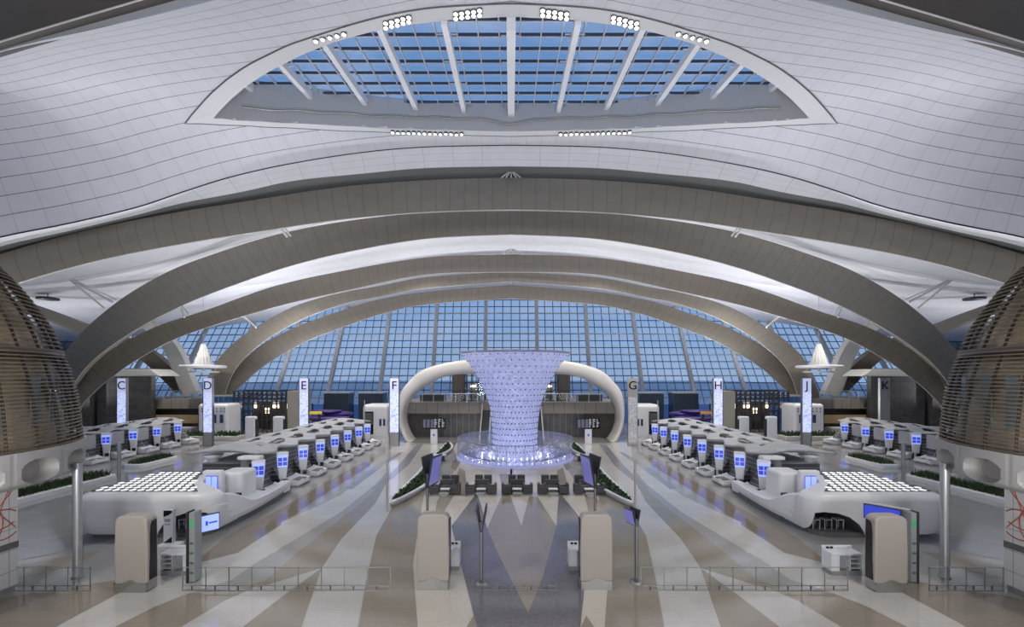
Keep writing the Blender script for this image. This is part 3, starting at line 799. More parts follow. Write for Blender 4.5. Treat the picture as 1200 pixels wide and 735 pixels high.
# side balconies beyond pylons C-D and J-K
for s in (-1, 1):
    nmA, nmB = ('C', 'D') if s < 0 else ('K', 'J')
    def mb_box(q, x0, x1, *a):
        x0, x1 = sorted((s*x0, s*x1)); return q.box(x0, x1, *a)
    t = thing('balcony', (s*50, 64, 0), 'brown panelled balcony between pylons %s and %s under the sloping brace' % (nmA, nmB), 'balcony', 'side balconies')
    q = MB(); mb_box(q, 44, 58.3, 63.5, 72, 3.35, 4.75); build('slab', q, M_FASCIA, t)
    q = MB(); mb_box(q, 44, 58.3, 63.6, 63.64, 4.75, 5.85); build('balustrade', q, M_CLEAR, t)
    q = MB(); mb_box(q, 44, 58.3, 63.55, 63.65, 5.85, 5.92)
    for i in range(11): mb_box(q, 44.2+1.4*i, 44.26+1.4*i, 63.56, 63.66, 4.75, 5.85)
    build('handrail', q, M_STEELL, t)
    q = MB(); mb_box(q, 44, 60, 65.5, 66, 0, 3.3); tag(build('wall_under_balcony', q, M_WOOD), kind='structure')
    # lit counter recess below
    t = thing('service_desk', (s*48.5, 62, 0), 'long low desk with warm lit top beneath the balcony between pylons %s and %s' % (nmA, nmB), 'desk', 'lit service desks')
    q = MB(); mb_box(q, 43.5, 55, 60.2, 61.7, 0, 1.0); build('desk_body', q, M_ARCH_L, t, bevel=.1)
    q = MB(); mb_box(q, 44, 50.5, 63.1, 63.2, 1.3, 2.5); build('lit_back_panel', q, mat('warm_back_panel', (.22, .17, .10), .5, emit=(.5, .34, .14), es=.10), t)
    # dark tower block
    t = thing('service_tower', (s*53, 66, 0), 'dark speckled block carrying a pale canopy slab behind pylon '+nmA, 'service block', 'dark service blocks')
    M_TW = grid_mat('dark_tower_stone', (.075, .068, .062), (.04, .038, .035), 1.8, .06, 1.2, .06, rough=.4, coord='Object', axes=(0, 2), noise=.25)
    q = MB(); mb_box(q, 50.7, 58.3, 62.5, 63.3, 0, 8.0); build('tower_wall', q, M_TW, t)
    q = MB(); q.prism([(s*48.6, 8.0), (s*50, 9.0), (s*59.5, 9.0), (s*60, 8.0)], 61.5, 65.4); build('canopy_slab', q, M_ARCH_L, t, bevel=.15)
    # stair running down toward the dome
    t = thing('staircase', (s*62, 62, 0), 'dark triangular stair wall with lit handrail between pylon %s and the dome' % nmA, 'staircase', 'stairs beside the dark blocks')
    q = MB(); q.prism([(s*58.5, 0), (s*74, 0), (s*74, 1.6), (s*58.5, 8.9)], 61.6, 62.2); q.prism([(s*58.5, 0), (s*74, 0), (s*74, 1.6), (s*58.5, 8.9)], 65, 65.4); build('stair_wall', q, M_TW, t)
    q = MB()
    for i in range(24): mb_box(q, 59+.6*i, 59.6+.6*i, 62.2, 65, 0, 7.9-.29*i)
    build('steps', q, M_DGREY, t)
    q = MB(); q.prism([(s*58.3, 8.9), (s*58.3, 9.3), (s*59, 9.3), (s*74.3, 2.3), (s*74.3, 1.6)], 61.3, 61.6); build('handrail_band', q, M_ARCH_T, t)
    for i in range(7):
        x = 60.5+2.0*i; z = 8.9-(x-58.5)*(7.3/15.5)
        q = MB(); mb_box(q, x-.12, x+.12, 61.22, 61.3, z-.35, z+.4); build('step_light', q, M_LAMP, t)
    # black lattice pavilion
    t = thing('lattice_pavilion', (s*35, 66, 0), 'black open lattice pavilion behind the islands between pylons %s' % ('D and E' if s < 0 else 'H and J'), 'pavilion', 'lattice pavilions')
    q = MB()
    for i in range(12):
        x = 39.4-.68*i
        for y in (63, 65.5): mb_box(q, x-.07, x+.07, y-.07, y+.07, 0, 5.9)
    for z in (1.8, 2.9, 4.0, 4.7, 5.3, 5.85):
        for y in (63, 65.5): mb_box(q, 31.9, 39.5, y-.06, y+.06, z-.07, z+.07)
    for z in (4.9, 5.4):
        for i in range(10): mb_box(q, 32.3+.75*i, 32.6+.75*i, 62.9, 62.98, z, z+.28)
    build('lattice', q, M_DARK, t)
    q = MB(); mb_box(q, 29.6, 31.8, 63, 65.6, 0, 5.9); build('side_panel', q, mat('stone_panel', (.33, .32, .27), .6, noise=.15), t, bevel=.03)
    q = MB(); mb_box(q, 32, 39.3, 67.2, 67.4, 0, 4.2); build('back_panel', q, M_WOOD, t)
    q = MB()
    for i, (x, z, ww) in enumerate(((38.6, 3.2, .35), (36.9, 2.4, .3), (35.6, 3.2, .45), (33.6, 3.1, .4))): mb_box(q, x-ww, x+ww, 67.1, 67.18, z, z+.8)
    build('window_light', q, M_LAMPW, t)
    # tall white gates in front
    for k, x in enumerate((29.3, 32.8)):
        t = thing('security_gate', (s*x, 56, 0), 'tall white rounded gate block %s pylon %s before the lattice pavilion' % ('nearest' if k == 0 else 'second from', 'E' if s < 0 else 'H'), 'gate', 'white gate blocks')
        q = MB(); q.rbox(s*x, 56, 0, 2.95, .65, .35, .2, 4, rt=.2); build('gate_body', q, M_WHITE, t)
        q = MB(); mb_box(q, x-.78 if k else x-.78, x-.66, 55.75, 56.25, .4, 2.6); build('dark_side', q, M_DARK, t)
    # glass blue kiosk behind D
    t = thing('glass_booth', (s*42.3, 66, 0), 'blue glass booth with pale flat roof behind pylon '+nmB, 'booth', 'blue glass booths')
    q = MB(); mb_box(q, 39.8, 43.6, 65, 68, 0, 5.0); build('booth_glass', q, mat('booth_blue', (.03, .06, .12), .15, emit=(.03, .09, .25), es=.35), t, bevel=.02)
    q = MB(); mb_box(q, 39.65, 43.9, 64.6, 68.4, 5.0, 5.25); build('booth_roof', q, M_ARCH_T, t, bevel=.05)
    q = MB()
    for i in range(6): mb_box(q, 39.85+i*.74, 39.92+i*.74, 64.9, 65, 0, 5)
    build('booth_frame', q, M_STEELL, t)
    # pod wall with windows (near D) and rounded pod near F
    M_DOT = mat('window_dark_blue', (.04, .05, .15), .2)
    t = thing('perforated_pod', (s*40.0, 60, 0), 'white rounded pod with dot perforations and three dark windows just inside pylon '+nmB, 'pod', 'white perforated pods')
    q = MB(); q.rbox(s*40.0, 61, 0.0, 4.3, 2.0, 1.6, .4, 5, rt=.4); build('pod_body', q, M_WHITE, t)
    q = MB()
    for i in range(3): mb_box(q, 38.55+.9*i, 38.98+.9*i, 59.35, 59.42, 1.75, 2.85)
    build('window_pane', q, M_DOT, t)
    q = MB()
    for rr in range(2):
        for i in range(7): q.lathe([(.001, 0), (.10, 0)], 8, (0, 0, 0)) if False else mb_box(q, 38.3+.5*i, 38.45+.5*i, 59.36, 59.4, 3.2+.36*rr, 3.38+.36*rr)
    build('perforations', q, M_DGREY, t)
    q = MB(); mb_box(q, 41.75, 42.1, 59.6, 60.6, .7, 3.6); build('dark_edge', q, M_PURPLE, t, bevel=.1)
    t = thing('perforated_pod', (s*18.3, 60, 0), 'white rounded pod with dark louvred front beside pylon '+('F' if s < 0 else 'G'), 'pod', 'white perforated pods')
    q = MB(); q.rbox(s*18.1, 60.6, 0, 4.25, 1.7, 1.6, .5, 5, rt=.5); build('pod_body', q, M_WHITE, t)
    q = MB(); mb_box(q, 18.3, 19.55, 58.9, 59.0, .3, 3.3); build('dark_front', q, M_BLACK, t, bevel=.04)
    q = MB()
    for i in range(7): mb_box(q, 18.4, 19.45, 58.84, 58.9, 1.65+.22*i, 1.72+.22*i)
    build('louvre', q, M_MGREY, t)
    q = MB()
    for i in range(2): mb_box(q, 16.75+.5*i, 17.0+.5*i, 58.92, 58.99, 1.4, 2.3)
    build('window_pane', q, M_DOT, t)
    # hedge at D
    t = thing('hedge_planter', (s*38, 57, 0), 'long low dark green hedge in a pale trough beside pylon '+nmB, 'planter', 'far hedge planters')
    q = MB(); mb_box(q, 34.2, 52, 55.2, 57.6, 0, .5); build('trough', q, M_ARCH_T, t, bevel=.06)
    q = MB(); rr = random.Random(3)
    for i in range(900):
        x = rr.uniform(34.4, 51.8); y = rr.uniform(55.4, 57.4); h = rr.uniform(.25, .75); a = rr.uniform(0, PI)
        q.add([(s*(x-.13*math.cos(a)), y-.13*math.sin(a), .45), (s*(x+.13*math.cos(a)), y+.13*math.sin(a), .45), (s*(x+rr.uniform(-.1,.1)), y, .45+h)], [(0,1,2)])
    tag(build('foliage', q, M_LEAF, t, fixn=False), kind='stuff')
    # purple shells with a coloured beam between E and F
    wE, wF = ('E', 'F') if s < 0 else ('H', 'G')
    t = thing('purple_kiosk', (s*25, 62, 0), 'dark purple swept kiosk with %s beam between pylons %s and %s' % ('yellow' if s < 0 else 'orange', wE, wF), 'kiosk', 'purple kiosks by the glass wall')
    for (x, y, z, rx, rz_) in ((25.6, 62, 2.0, 3.0, .5), (24.6, 63, 2.6, 2.2, .45), (26.0, 62.5, 3.0, 2.2, .32)):
        q = MB(); rings = []
        for i in range(13):
            a = -PI/2+PI*i/12; cx_ = rx*math.sin(a); rad = max(.05, math.cos(a))
            rings.append([(s*(x+cx_), y+1.1*rad*math.cos(2*PI*k/12), z+rz_*rad*math.sin(2*PI*k/12)+.05*cx_*cx_*.5) for k in range(12)])
        q.loft(rings, True, True, smooth=True); build('swept_shell', q, M_PURPLE, t)
    q = MB(); mb_box(q, 25.8, 28.6, 60.2, 60.5, 2.85, 3.2); build('bright_beam', q, M_YELLOW if s < 0 else mat('orange_beam', (.45, .22, .04), .4, emit=(.5, .25, .04), es=.3), t)
    q = MB()
    for x in (26.1, 28.3): mb_box(q, x-.1, x+.1, 60.2, 60.5, 0, 2.9)
    build('beam_post', q, M_DARK, t)
    q = MB(); q.rbox(s*25.2, 62.5, 0, 1.6, 2.4, 1.0, .3, 4); build('kiosk_base', q, M_DARK, t)
    for k, x in enumerate((30.6-2.3, 22.9)):
        x = (28.4, 22.8)[k]
        t = thing('glass_booth', (s*x, 72, 0), 'dark glass box with pale top against the glass wall, %s pylon %s' % ('nearer' if k == 0 else 'away from', wE), 'booth', 'dark glass boxes')
        q = MB(); mb_box(q, x-2.0, x+2.0, 72, 74.5, 0, 5.2); build('booth_glass', q, mat('booth_dark', (.035, .05, .075), .2), t, bevel=.03)
        q = MB(); mb_box(q, x-2.1, x+2.1, 71.9, 74.6, 5.2, 5.4); build('booth_roof', q, M_BARL, t)
    t = thing('blue_lit_wall', (s*25, 75, 0), 'low blue glowing wall by the glass facade behind purple kiosk, pylon %s side' % wE, 'wall panel', 'blue lit panels')
    q = MB(); mb_box(q, 18, 34, 76, 76.3, 0, 3.2); build('panel', q, M_BLUEW, t)
    q = MB()
    for i in range(9): mb_box(q, 18+2*i-.1, 18+2*i+.1, 75.8, 76, 0, 3.3)
    build('panel_frame', q, M_DARK, t)
    # cone topped pendant
    X = s*43.0; Yp = 62
    t = thing('cone_chandelier', (X, Yp, 9.0), 'white glowing ribbed cone on wide pale rings, hanging between pylons %s and %s' % (nmA, nmB), 'chandelier', 'cone chandeliers')
    q = MB(); rings = []
    for (z, rr_) in ((9.65, 1.0), (10.1, .9), (11.1, .62), (12.1, .36), (12.5, .25)):
        rings.append([(X+rr_*(1+.10*(k % 2))*math.cos(2*PI*k/32), Yp+rr_*(1+.10*(k % 2))*math.sin(2*PI*k/32), z) for k in range(32)])
    q.loft(rings, True, True); build('ribbed_cone', q, mat('cone_white', (.55, .55, .53), .4, emit=(1, .97, .9), es=.10), t)
    q = MB(); q.lathe([(.5, .55), (2.7, .42), (2.85, .24), (2.7, .05), (.5, 0)], 40, (X, Yp, 9.1)); build('upper_ring', q, M_COLG, t)
    q = MB(); q.lathe([(1.8, .2), (2.0, .1), (1.8, 0), (1.4, .1), (1.8, .2)], 40, (X, Yp, 8.5)); build('lower_ring', q, M_COLG, t)
    q = MB(); q.tube([(X, Yp, 12.4), (X, Yp, zroof(X, Yp)+.05)], .03); build('hanging_rod', q, M_STEELL, t)
    q = MB(); q.tube([(X, Yp, 8.5), (X, Yp, 9.15)], .15)
    for k in range(4): q.tube([(X+1.7*math.cos(k*PI/2), Yp+1.7*math.sin(k*PI/2), 8.6), (X+1.7*math.cos(k*PI/2), Yp+1.7*math.sin(k*PI/2), 9.2)], .03)
    build('ring_hanger', q, M_STEELL, t)
# side walls of the hall
for s in (-1, 1):
    q = MB(); x0, x1 = sorted((s*95.5, s*96)); q.box(x0, x1, -16, 100, 0, 20); tag(build('wall_left' if s < 0 else 'wall_right', q, M_WOOD), kind='structure')

# ------------------------------------------------------------------ lettered pylons
M_PYL = mat('pylon_glow', (.5, .5, .7), .4, emit=(.62, .66, .95), es=.55)
def pyl_mat(name, base, line, em):
    m = mat(name, base, .4, emit=base, es=em); t = m.node_tree; b = t.nodes['Principled BSDF']
    c = t.nodes.new('ShaderNodeTexCoord'); v = t.nodes.new('ShaderNodeTexVoronoi'); v.feature = 'DISTANCE_TO_EDGE'; v.inputs['Scale'].default_value = 2.6
    t.links.new(c.outputs['Object'], v.inputs['Vector'])
    g = t.nodes.new('ShaderNodeMath'); g.operation = 'LESS_THAN'; g.inputs[1].default_value = .06; t.links.new(v.outputs['Distance'], g.inputs[0])
    mi = t.nodes.new('ShaderNodeMixRGB'); mi.inputs[1].default_value = (*base, 1); mi.inputs[2].default_value = (*line, 1); t.links.new(g.outputs[0], mi.inputs[0])
    t.links.new(mi.outputs[0], b.inputs['Base Color']); t.links.new(mi.outputs[0], b.inputs['Emission Color']); return m
M_PYLP = pyl_mat('pylon_pattern', (.60, .64, .90), (.28, .36, .72), .85)
M_PYLG = pyl_mat('pylon_speckle', (.42, .42, .45), (.60, .60, .62), .15)
for L_, px in zip('CDEFGHJK', (142.5, 243.5, 356, 462, 741.5, 841.5, 945.5, 1037)):
    Y = 50.7; x = (px-CX)/F*Y
    lit = L_ not in 'GK'
    t = thing('letter_pylon', (x, Y, 0), ('tall slim lavender glowing pylon lettered %s' if lit else 'tall slim unlit grey pylon lettered %s') % L_, 'sign pylon', 'lettered check-in pylons')
    q = MB(); q.box(x-.5, x+.5, Y, Y+.24, 0, 1.6 if L_ != 'G' else .4); build('base', q, M_STEELL, t, bevel=.02)
    q = MB(); q.box(x-.5, x+.5, Y, Y+.24, .4 if L_ == 'G' else 1.6, 5.6 if L_ == 'G' else 7.75)
    build('lit_panel', q, M_PYLP if lit else (M_PYLG if L_ == 'G' else mat('pylon_grey', (.30, .29, .27), .5)), t)
    if L_ == 'G':
        q = MB(); q.box(x-.5, x+.5, Y, Y+.24, 5.6, 7.75); build('head_panel', q, mat('pylon_head_grey', (.33, .32, .31), .5), t)
    elif lit:
        q = MB(); q.box(x-.5, x+.5, Y-.01, Y, 6.1, 7.75); build('head_panel', q, M_PYL, t)
    q = MB(); q.box(x-.56, x-.5, Y-.03, Y+.27, 0, 7.78); q.box(x+.5, x+.56, Y-.03, Y+.27, 0, 7.78); build('edge_frame', q, M_DGREY if lit else M_STEEL, t)
    text(L_, 1.35, (x, Y-.04, 6.9), (PI/2, 0, 0), M_BLACK, t)

# ------------------------------------------------------------------ flight boards
for s in (-1, 1):
    x = s*9.15; Y = 52.5; w_ = 'F' if s < 0 else 'G'
    t = thing('departure_board', (x, Y, 0), 'black departure board on white stand beneath the bridge toward pylon '+w_, 'information board', 'departure boards')
    q = MB(); q.box(x-1.4, x+1.4, Y, Y+.25, 1.75, 3.05); build('screen_housing', q, M_BLACK, t, bevel=.02)
    q = MB(); rr = random.Random(5)
    for c_ in range(6):
        for r_ in range(8 if c_ > 2 else 4):
            zz = 2.92-.13*r_ if c_ > 2 else 2.9-.28*r_
            if c_ > 2: q.box(x-1.3+.45*c_, x-1.3+.45*c_+rr.uniform(.1, .32), Y-.012, Y-.002, zz-.05, zz)
    build('flight_rows', q, mat('board_text', (.5, .5, .5), .3, emit=(.5, .52, .6), es=.5), t)
    q = MB()
    for c_ in range(3): q.box(x-1.28+.45*c_, x-.93+.45*c_, Y-.01, Y-.002, 1.9, 2.9)
    build('screen_column', q, mat('board_dim', (.05, .05, .07), .2, emit=(.12, .13, .18), es=.5), t)
    q = MB(); q.box(x-.4, x+.4, Y+.02, Y+.4, 0, 1.75); build('stand', q, M_WHITE, t, bevel=.03)
    q = MB(); q.box(x-.1, x+.1, Y, Y+.015, .9, 1.15); build('stand_icon', q, M_SCR, t)
    # slender tall post nearby

# ------------------------------------------------------------------ glowing funnel sculpture
VX, VY = .38, 44.0
t = thing('funnel_sculpture', (VX, VY, 0), 'towering lavender glowing funnel of dotted mesh flaring to a wide rim', 'sculpture')
prof = [(2.22, .1), (2.2, .8), (2.15, 1.65), (2.17, 2.5), (2.22, 3.3), (2.40, 4.8), (2.62, 5.6), (2.88, 6.3), (3.25, 7.1), (3.62, 7.9), (4.15, 8.8), (4.75, 9.6), (5.3, 10.2)]
fp = spline(prof, 6)
M_FUN = mat('funnel_mesh', (.46, .48, .62), .33, .35, emit=(.38, .43, .84), es=.38)
tt = M_FUN.node_tree; b_ = tt.nodes['Principled BSDF']
c_ = tt.nodes.new('ShaderNodeTexCoord'); n_ = tt.nodes.new('ShaderNodeTexNoise'); n_.inputs['Scale'].default_value = 3.0; n_.inputs['Detail'].default_value = 7; n_.inputs['Roughness'].default_value = .75
vv = tt.nodes.new('ShaderNodeTexVoronoi'); vv.inputs['Scale'].default_value = 4.5
tt.links.new(c_.outputs['Object'], n_.inputs['Vector']); tt.links.new(c_.outputs['Object'], vv.inputs['Vector'])
r_ = tt.nodes.new('ShaderNodeMapRange'); r_.inputs['From Min'].default_value = .3; r_.inputs['From Max'].default_value = .7; r_.inputs['To Min'].default_value = .16; r_.inputs['To Max'].default_value = .72
tt.links.new(n_.outputs['Fac'], r_.inputs[0]); tt.links.new(r_.outputs[0], b_.inputs['Emission Strength'])
bp = tt.nodes.new('ShaderNodeBump'); bp.inputs['Strength'].default_value = .8; bp.inputs['Distance'].default_value = .15
tt.links.new(vv.outputs['Distance'], bp.inputs['Height']); tt.links.new(bp.outputs[0], b_.inputs['Normal'])
q = MB(); q.lathe(fp, 120, (VX, VY, 0)); o = build('mesh_skin', q, M_FUN, t)
sol = o.modifiers.new('solid', 'SOLIDIFY'); sol.thickness = .06
q = MB(); q.lathe([(5.25, 10.1), (5.45, 10.2), (5.45, 10.34), (5.25, 10.3)], 120, (VX, VY, 0)); build('rim_hoop', q, mat('hoop', (.35, .37, .5), .3, .5), t)
q = MB(); nrow = 18
for r in range(nrow):
    z = .8+9.2*r/(nrow-1)
    rad = interp([(p[1], p[0]) for p in fp], z)[0]+.075
    nn = 42
    for k in range(nn):
        a = 2*PI*(k+.5*(r % 2))/nn
        x, y = VX+rad*math.cos(a), VY+rad*math.sin(a)
        h = .085
        q.add([(x+h*math.cos(a), y+h*math.sin(a), z), (x-h*math.sin(a), y+h*math.cos(a), z), (x+h*math.sin(a), y-h*math.cos(a), z), (x, y, z+h), (x, y, z-h)], [(0,1,3),(0,3,2),(0,2,4),(0,4,1)])
tag(build('stud_dots', q, mat('stud', (.06, .06, .16), .4), t), kind='stuff')
t = thing('glass_balustrade', (VX, VY, 0), 'round frosted glass balustrade with lit basin ringing the funnel base', 'balustrade')
M_BAS = mat('basin_glow', (.40, .42, .65), .3, emit=(.36, .40, .85), es=.22, bump=.5, bscale=3)
q = MB(); q.lathe([(5.75, 0), (5.75, .16), (5.55, .24), (5.2, .12), (2.2, .08)], 96, (VX, VY, 0)); build('basin', q, M_BAS, t)
q = MB(); nn = 40
for k in range(nn):
    a, b = 2*PI*k/nn, 2*PI*(k+.5)/nn
    q.tube([(VX+3.9*math.cos(a), VY+3.9*math.sin(a), .15), (VX+5.5*math.cos(b), VY+5.5*math.sin(b), .7)], .035, 4)
    q.tube([(VX+3.9*math.cos(a), VY+3.9*math.sin(a), .15), (VX+5.5*math.cos(a-(b-a)), VY+5.5*math.sin(a-(b-a)), .7)], .035, 4)
build('zigzag_frame', q, mat('zigzag', (.16, .17, .30), .4), t)
q = MB()
for k in range(30):
    a = 2*PI*k/30
    q.lathe([(.06, .16), (.06, .26), (.001, .28)], 8, (VX+4.9*math.cos(a), VY+4.9*math.sin(a), 0))
build('basin_lamps', q, M_LAMPS, t)
q = MB()
for k in range(28):
    a = 2*PI*k/28
    q.tube([(VX+2.6*math.cos(a), VY+2.6*math.sin(a), .1), (VX+2.6*math.cos(a), VY+2.6*math.sin(a), .35)], .07, 6)
build('inner_lamps', q, M_LAMPS, t)
def frost(name, tint, fac):
    m = bpy.data.materials.new(name); m.use_nodes = True; t_ = m.node_tree; t_.nodes.clear()
    o = t_.nodes.new('ShaderNodeOutputMaterial'); mx = t_.nodes.new('ShaderNodeMixShader'); mx.inputs[0].default_value = fac
    tr = t_.nodes.new('ShaderNodeBsdfTransparent'); d = t_.nodes.new('ShaderNodeBsdfPrincipled'); d.inputs['Base Color'].default_value = (*tint, 1); d.inputs['Roughness'].default_value = .15
    t_.links.new(tr.outputs[0], mx.inputs[1]); t_.links.new(d.outputs[0], mx.inputs[2]); t_.links.new(mx.outputs[0], o.inputs[0]); return m
q = MB(); q.lathe([(5.62, .2), (5.62, 1.95)], 72, (VX, VY, 0)); build('curved_glass', q, frost('frosted_glass', (.72, .76, .88), .22), t)
q = MB()
for k in range(44):
    a = 2*PI*k/44; q.tube([(VX+5.63*math.cos(a), VY+5.63*math.sin(a), .1), (VX+5.63*math.cos(a), VY+5.63*math.sin(a), 2.0)], .022, 4)
q.lathe([(5.66, 1.95), (5.66, 2.0), (5.58, 2.0), (5.58, 1.95), (5.66, 1.95)], 72, (VX, VY, 0))
rr = random.Random(2)
for k in range(420):
    a = rr.uniform(0, 2*PI); z = rr.uniform(.35, 1.85); x, y = VX+5.64*math.cos(a), VY+5.64*math.sin(a)
    q.obox((x, y, z), (.03*math.sin(a), -.03*math.cos(a), 0), (.012*math.cos(a), .012*math.sin(a), 0), (0, 0, .03))
build('glass_frame', q, mat('glass_frame_grey', (.30, .32, .38), .3, .3), t)
d = bpy.data.lights.new('basin_light', 'POINT'); d.energy = 22; d.color = (.6, .65, 1); d.shadow_soft_size = .08
for k in range(6):
    a = 2*PI*(k+.5)/6
    o = bpy.data.objects.new('basin_light', d); C.objects.link(o); o.location = (VX+3.9*math.cos(a), VY+3.9*math.sin(a), .5); o['kind'] = 'helper'

# ------------------------------------------------------------------ check-in islands
def pillar_proto(s):
    t = thing('checkin_pillar', (0, 0, 0), 'white tapered check-in pillar', 'check-in pillar')
    n = Vector((-s*.50, -.866, 0)); u = Vector((-n.y, n.x, 0))          # facing normal, across
    q = MB(); rings = []
    for z, hw, dp in ((0, .24, .16), (.25, .24, .16), (.9, .28, .17), (1.6, .36, .18), (2.45, .45, .19), (2.6, .44, .17), (2.64, .38, .12)):
        rings.append([tuple(u*a*hw*.88+n*b*dp+Vector((0, 0, z))) for a, b in rrect(1, 1, .3, 3)])
    q.loft(rings, True, True); build('pillar_body', q, M_WHITE, t, smooth=False)
    q = MB(); q.obox(n*.19+Vector((0, 0, 2.02)), u*.31, n*.02, (0, 0, .42)); o = build('screen', q, M_SCRL, t)
    q = MB()
    for i, a in enumerate((-.15, .15)):
        for zz in (1.83, 2.13): q.obox(n*.215+u*a+Vector((0, 0, zz)), u*.13, n*.004, (0, 0, .13))
    build('screen_tiles', q, M_SCR, t)
    q = MB(); q.obox(n*.34+u*.10+Vector((0, 0, .62)), u*.13, n*.09, (0, 0, .14)); q.obox(n*.30-u*.25+Vector((0, 0, .5)), u*.05, n*.05, (0, 0, .30)); build('card_reader', q, M_BLACK, t)
    return t
def drop_proto(s):
    t = thing('bag_drop', (0, 0, 0), 'white low bag drop belt mouth', 'bag drop')
    q = MB(); rings = []
    for x, z0, z1, hy in ((.8, .12, .62, .82), (.3, .10, .42, .86), (-.25, .10, .34, .80), (-.45, .2, .50, .55)):
        rings.append([(s*x, -hy, z0), (s*x, hy, z0), (s*x, hy, z1+.12), (s*x, hy*.72, z1), (s*x, -hy*.72, z1), (s*x, -hy, z1+.12)])
    q.loft(rings, True, True); build('belt_shell', q, M_WHITE, t, bevel=.04)
    q = MB(); q.box(*sorted((s*-.2, s*.85)), -.55, .55, .40, .46); build('belt', q, M_DGREY, t)
    q = MB(); q.box(*sorted((s*-.3, s*.9)), -.95, .95, 0, .11); build('plinth', q, M_MGREY, t)
    return t
ORD = ['first', 'second', 'third', 'fourth', 'fifth', 'sixth', 'seventh', 'eighth', 'ninth']
M_CAN = grid_mat('canopy_shell', (.42, .42, .43), (.2, .2, .2), 1.03, .05, rough=.4, coord='Object', axes=(1, 0), su=.6, noise=.05)
M_BELTW = grid_mat('conveyor_panel', (.085, .085, .09), (.33, .33, .34), .30, .05, 3.09, .1, rough=.4, coord='Object', axes=(2, 1), noise=.1)
def island(s, xf, ys, row, near_y, far_y, mainrow):
    pp = pillar_proto(s); dp = drop_proto(s)
    for i, y in enumerate(ys):
        lab = 'white screen pillar, %s from the near end of the row by pylon %s' % (ORD[i], row)
        g = 'check-in pillars by pylon '+row
        if i == 0: o = pp; o.location = (s*xf, y, 0)
        else: o = copy_tree(pp, (s*xf, y, 0))
        o['label'] = lab; o['group'] = g
        if 1:
            o = dp if i == 0 else copy_tree(dp, (0, 0, 0))
            o.location = (s*(xf-.62), y+1.42, 0)
            o['label'] = 'low white bag drop mouth after the %s pillar, row by pylon %s' % (ORD[i], row); o['group'] = 'bag drops by pylon '+row
    # conveyors and core
    t = thing('baggage_conveyor', (s*(xf+2.5), near_y, 0), 'dark slatted baggage conveyor core under the wavy canopy, row by pylon '+row, 'conveyor')
    q = MB(); a, b = sorted((s*(xf+1.0), s*(xf+4.6))); q.box(a, b, near_y+.6, far_y-.8, .3, 2.15); build('conveyor_core', q, M_BELTW, t)
    q = MB(); a, b = sorted((s*(xf+.5), s*(xf+5.2))); q.box(a, b, near_y+.2, far_y-.4, 0, .3); build('plinth', q, M_MGREY, t)
    for i, y in enumerate(ys):
        q = MB(); yy = y+1.5
        a, b = s*(xf+.25), s*(xf+1.0)
        for dz in (0, 1): pass
        q.add([(a, yy-1.0, .3), (a, yy+1.0, .3), (b, yy+1.0, 1.5), (b, yy-1.0, 1.5), (b, yy-1.0, .3), (b, yy+1.0, .3)], [(0,1,2,3),(0,3,4),(1,5,2)])
        build('slope_belt', q, M_BELTW, t)
    for i, y in enumerate(ys):
        if i == len(ys)-1 or mainrow: continue
        q = MB()
        a, b = sorted((s*(xf+.2), s*(xf+.32)))
        q.box(a, b, y+.75, y+2.15, 1.35, 2.6)
        build('hanging_panel', q, mat('panel_grey', (.36, .36, .37), .5), t, bevel=.02)
    # canopy
    t = thing('wavy_canopy', (s*(xf+3), near_y, 0), 'long wavy pale canopy with lens shaped openings over row by pylon '+row, 'canopy')
    q = MB(); nu, nv = 30, int((far_y-near_y)*7); vs = []; pitch = 3.09
    def edge_in(y): return xf+.45+.25*math.cos(2*PI*(y-near_y)/pitch)
    def edge_out(y): return xf+5.6+.35*math.cos(2*PI*(y-near_y)/pitch)
    for j in range(nv+1):
        y = near_y+(far_y-near_y)*j/nv
        ph = 2*PI*(y-near_y)/pitch
        for i in range(nu+1):
            u = i/nu; x = edge_in(y)+(edge_out(y)-edge_in(y))*u
            z = 2.72+.20*math.sin(PI*u)+.16*math.cos(ph+u*2.5)*(.4+.6*math.sin(PI*u))
            yy = y-(1.0*(u-.5)**2*4-1.0)*.0+ (u*.9 if j < nv else 0)
            vs.append((s*x, yy, z))
    fs = []
    for j in range(nv):
        y = near_y+(far_y-near_y)*(j+.5)/nv; fr = ((y-near_y)/pitch) % 1.0
        for i in range(nu):
            u = (i+.5)/nu
            e1 = ((u-.34+.25*(fr-.5))/.085)**2+((fr-.5)/.30)**2; e2 = ((u-.72+.2*(fr-.45))/.06)**2+((fr-.45)/.24)**2
            if (e1 < 1 or e2 < 1) and y-near_y > 2.2 : continue
            a = j*(nu+1)+i; fs.append((a, a+1, a+nu+2, a+nu+1))
    q.add(vs, fs, 0, None, True); o = build('canopy_roof', q, M_CAN, t)
    m_ = o.modifiers.new('solid', 'SOLIDIFY'); m_.thickness = .14; m_.offset = -1
    k = 0; y = near_y+1.1
    while y < far_y-1:
        q = MB(); rings = []
        for z, r in ((0, .34), (.3, .24), (1.2, .17), (2.0, .20), (2.4, .34), (2.62, .62)):
            rings.append([(s*(xf+4.2)+r*math.cos(2*PI*c/12), y+r*1.3*math.sin(2*PI*c/12), z) for c in range(12)])
        q.loft(rings, True, True, smooth=True); build('flared_leg', q, M_WHITE, t); y += pitch*2
    return t
Yp = [28.4+2.77*0]
main_Y = [F*16.2/(598-p) for p in (302, 330, 354, 374, 391, 406, 419, 429)]
